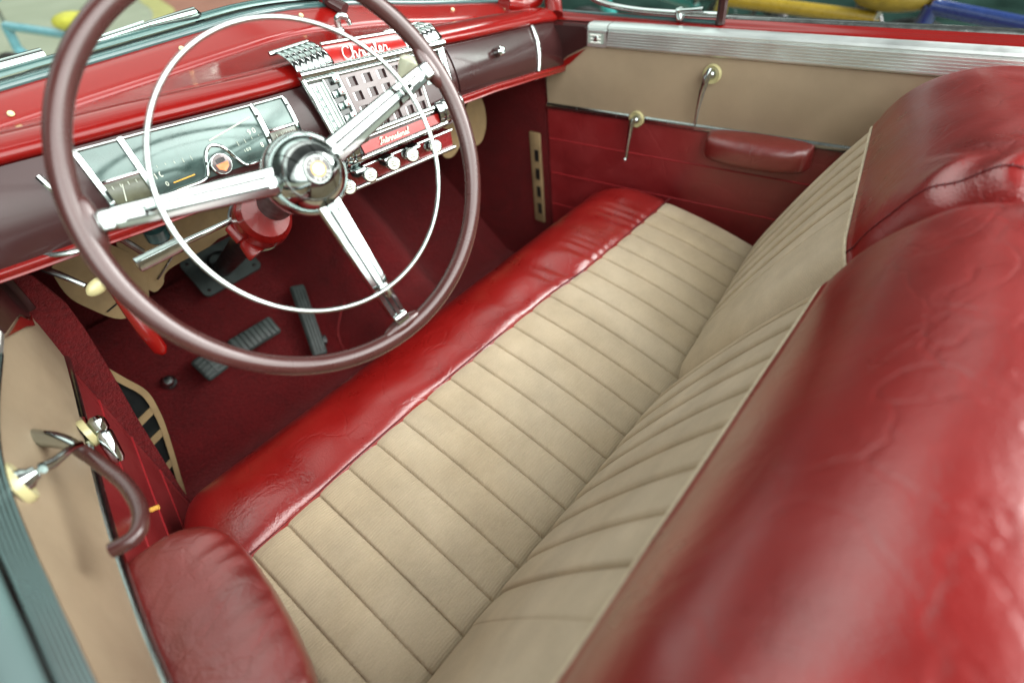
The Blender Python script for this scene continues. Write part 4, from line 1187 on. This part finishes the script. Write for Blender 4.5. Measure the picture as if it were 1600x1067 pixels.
def bicycle(loc, rz, cname, colr, label, group, saddle=(.02, .02, .02), scale=1.0):
    fm = plain('cycle_paint_' + cname, colr, .3, coat=.6, vary=.1)
    sm = plain('cycle_saddle_' + cname, saddle, .5, vary=.2)
    root = empty('bicycle', loc, label, 'bicycle', group)
    M_ = Matrix.Rotation(rz, 3, 'Z'); L = Vector(loc)
    def T(x, y, z): return L + M_ @ Vector((x * scale, y * scale, z * scale))
    for wx in (-.52, .52):
        mb = MB()
        mb.tube([T(wx + .33 * math.cos(a), 0, .33 + .33 * math.sin(a)) for a in [2 * PI * k / 48 for k in range(48)]], .022 * scale, MT['black'], n=8, closed=True)
        w_ = finish('wheel', mb, root)
        mb = MB()
        mb.tube([T(wx + .30 * math.cos(a), 0, .33 + .30 * math.sin(a)) for a in [2 * PI * k / 48 for k in range(48)]], .009, MT['rubber'], n=6, closed=True)
        for k in range(14):
            a = 2 * PI * k / 14; mb.tube([T(wx, 0, .33), T(wx + .30 * math.cos(a), 0, .33 + .30 * math.sin(a))], .0018, MT['chrome_dull'], n=4)
        mb.tube([T(wx, -.05, .33), T(wx, .05, .33)], .022, MT['chrome_dull'], n=10)
        finish('rim', mb, w_)
    mb = MB()
    bb, st, ht, hb = (-.08, 0, .30), (-.24, 0, .78), (.36, 0, .84), (.39, 0, .70)
    for a, b, r in ((bb, st, .026), (st, ht, .028), (bb, hb, .032), (ht, hb, .030), (bb, (-.52, 0, .33), .012), (st, (-.52, 0, .33), .011), (hb, (.52, 0, .33), .014)):
        mb.tube([T(*a), T(*b)], r * scale, fm, n=10)
    finish('frame', mb, root)
    mb = MB(); mb.tube([T(*st), T(-.27, 0, .86)], .014, MT['chrome_dull'], n=8)
    mb.ell(T(-.30, 0, .86), M_ @ Vector((.16, 0, 0)), M_ @ Vector((0, .085, 0)), (0, 0, .055), sm); finish('saddle', mb, root)
    mb = MB(); mb.tube([T(*ht), T(.34, 0, .98)], .013, MT['chrome_dull'], n=8)
    mb.tube(catmull([T(.20, -.30, 1.0), T(.33, -.2, 1.02), T(.36, 0, .98), T(.33, .2, 1.02), T(.20, .30, 1.0)], 5), .012, fm, n=8); finish('handlebar', mb, root)
    mb = MB(); mb.tube([T(-.08, -.06, .30), T(.02, -.06, .17)], .010, MT['chrome_dull'], n=6); mb.tube([T(-.08, -.02, .30), T(-.08, .04, .30)], .07, MT['chrome_dull'], n=16)
    mb.box(T(.02, -.10, .16), M_ @ Vector((.04, 0, 0)), M_ @ Vector((0, .04, 0)), (0, 0, .01), MT['black'], .004); finish('crankset', mb, root)
    return root
bicycle((.50, 4.25, GZ), 1.9, 'cyan', (.10, .25, .29), 'pale blue bicycle with yellow saddle standing ahead of the hood', None, saddle=(.40, .36, .04))
bicycle((2.9, .30, GZ), 1.2, 'black', (.02, .02, .022), 'black bicycle behind the yellow bicycle', None)
bicycle((2.35, .95, GZ), 1.30, 'teal', (.02, .22, .20), 'dark teal bicycle beyond the vent window of the passenger door', None)
bicycle((2.20, .16, GZ), 1.75, 'yellow', (.24, .17, .015), 'yellow bicycle parked beyond the passenger door', None, saddle=(.22, .16, .015))
bicycle((2.15, -.62, GZ), 1.40, 'blue', (.012, .032, .13), 'deep blue bicycle parked beyond the far seat back', None, saddle=(.02, .05, .2))

po = empty('leaning_post', (2.62, -.05, GZ), 'pale leaning post standing beyond the passenger door', 'post')
mb = MB(); mb.tube([(2.62, -.05, GZ + .02), (2.62, -.33, .95)], .030, MT['white'], n=12); finish('shaft', mb, po)
mb = MB(); mb.lathe([(.13, 0), (.13, .02), (.05, .03), (.04, .05)], (2.62, -.05, GZ + .012), (0, 0, 1), MT['black'], 24); finish('base', mb, po)
# ------------------------------------------------------------------ light
w = bpy.data.worlds.new('World'); sc.world = w; w.use_nodes = True
nt = w.node_tree; bg = nt.nodes['Background']
tc = nt.nodes.new('ShaderNodeTexCoord'); sp = nt.nodes.new('ShaderNodeSeparateXYZ')
nt.links.new(tc.outputs['Generated'], sp.inputs[0])
z = sp.outputs['Z']
ys_ = nt.nodes.new('ShaderNodeMapRange'); ys_.interpolation_type = 'SMOOTHSTEP'
ys_.inputs['From Min'].default_value = -.15; ys_.inputs['From Max'].default_value = .35
ys_.inputs['To Min'].default_value = .07; ys_.inputs['To Max'].default_value = -.36
nt.links.new(sp.outputs['Y'], ys_.inputs['Value'])
ze = math_n(nt, 'ADD', z, ys_.outputs[0])     # the open light starts higher ahead of the car than behind it
base = ramp(nt, ze, [(0.0, (.045, .05, .045)), (.06, (.06, .068, .062)), (.14, (.15, .17, .16)), (.25, (.92, .99, .94)), (.7, (1.0, 1.0, .97)), (1.0, (.95, .97, .94))])
# dim strip for an unseen roof overhead; dark bands added for contrast in chrome
zc = math_n(nt, 'MAXIMUM', z, .08)
q_ = math_n(nt, 'ABSOLUTE', math_n(nt, 'ADD', math_n(nt, 'DIVIDE', sp.outputs['Y'], zc), .03))
strip_f = nt.nodes.new('ShaderNodeMapRange'); strip_f.interpolation_type = 'SMOOTHSTEP'
strip_f.inputs['From Min'].default_value = .28; strip_f.inputs['From Max'].default_value = .50
strip_f.inputs['To Min'].default_value = .08; strip_f.inputs['To Max'].default_value = 1.0
nt.links.new(q_, strip_f.inputs['Value'])
def contrast_bands(axis, spacing, width, low):
    c = math_n(nt, 'DIVIDE', sp.outputs[axis], zc)
    f = math_n(nt, 'ABSOLUTE', math_n(nt, 'SUBTRACT', math_n(nt, 'FRACT', math_n(nt, 'DIVIDE', c, spacing)), .5))
    m_ = nt.nodes.new('ShaderNodeMapRange'); m_.interpolation_type = 'SMOOTHSTEP'
    m_.inputs['From Min'].default_value = width; m_.inputs['From Max'].default_value = width + .04
    m_.inputs['To Min'].default_value = low; m_.inputs['To Max'].default_value = 1.0
    nt.links.new(f, m_.inputs['Value']); return m_.outputs[0]
ahead = nt.nodes.new('ShaderNodeMapRange'); ahead.inputs['From Min'].default_value = .05; ahead.inputs['From Max'].default_value = -.15
nt.links.new(sp.outputs['Y'], ahead.inputs['Value'])
band_f = math_n(nt, 'MULTIPLY', math_n(nt, 'MAXIMUM', contrast_bands('Y', .62, .06, .40), ahead.outputs[0]), contrast_bands('X', 1.15, .035, .35))
yn = math_n(nt, 'ADD', math_n(nt, 'MULTIPLY', sp.outputs['Y'], .5), .5)
rf = ramp(nt, yn, [(.0, (.8,) * 3), (.25, (.8,) * 3), (.335, (.26,) * 3), (.40, (.16,) * 3), (.475, (.18,) * 3), (.53, (.25,) * 3), (1., (.25,) * 3)])
rear_f = nt.nodes.new('ShaderNodeMath'); rear_f.operation = 'MULTIPLY'; rear_f.inputs[1].default_value = 4.0
nt.links.new(rf, rear_f.inputs[0])
band_f = math_n(nt, 'MULTIPLY', band_f, rear_f.outputs[0])
# uneven cloud-bright band: soft large patches
wn = nt.nodes.new('ShaderNodeTexNoise'); wn.inputs['Scale'].default_value = 1.6; wn.inputs['Detail'].default_value = 2
nt.links.new(tc.outputs['Generated'], wn.inputs['Vector'])
wm = nt.nodes.new('ShaderNodeMapRange'); wm.inputs['From Min'].default_value = .3; wm.inputs['From Max'].default_value = .7
wm.inputs['To Min'].default_value = .55; wm.inputs['To Max'].default_value = 1.25
nt.links.new(wn.outputs['Fac'], wm.inputs['Value'])
nt.links.new(base, bg.inputs['Color'])
nt.links.new(math_n(nt, 'MULTIPLY', math_n(nt, 'MULTIPLY', math_n(nt, 'MULTIPLY', wm.outputs[0], strip_f.outputs[0]), band_f), 2.5), bg.inputs['Strength'])
def area(name, loc, target, sx, sy, power, colr):
    l = bpy.data.lights.new(name, 'AREA'); l.shape = 'RECTANGLE'; l.size = sx; l.size_y = sy; l.energy = power; l.color = colr
    o = bpy.data.objects.new(name, l); col.objects.link(o); o.location = loc
    o.rotation_euler = (Vector(target) - Vector(loc)).to_track_quat('-Z', 'Y').to_euler(); return o
area('added_highlight_lamp', (3.45, -2.95, 2.75), (-.2, -.7, .8), 3.0, 2.6, 210, (1, .98, .95))  # unseen lamp added to put a pale highlight on the near backrest
area('overhead_lamp', (.0, 1.0, 3.4), (0, 0, .4), 3.4, .8, 8, (1, 1, .95))

# ------------------------------------------------------------------ camera
cam = bpy.data.cameras.new('camera'); co_ = bpy.data.objects.new('camera', cam); col.objects.link(co_)
r_ = Vector((0.63438, -0.76763, -0.09113)); u_ = Vector((0.56080, 0.37588, 0.73771)); f_ = Vector((0.53203, 0.51909, -0.66894))
m = Matrix((( r_.x, u_.x, -f_.x, -0.6185), (r_.y, u_.y, -f_.y, -0.6152), (r_.z, u_.z, -f_.z, 1.1334), (0, 0, 0, 1)))
co_.matrix_world = m
cam.sensor_width = 36; cam.lens = 873.76 * 36 / 1600; cam.clip_start = .01; cam.clip_end = 200
cam.dof.use_dof = True; cam.dof.focus_distance = .92; cam.dof.aperture_fstop = 2.0
sc.camera = co_
sc.render.engine = 'CYCLES'
sc.cycles.use_denoising = True
sc.view_settings.view_transform = 'Standard'; sc.view_settings.look = 'None'; sc.view_settings.exposure = 0
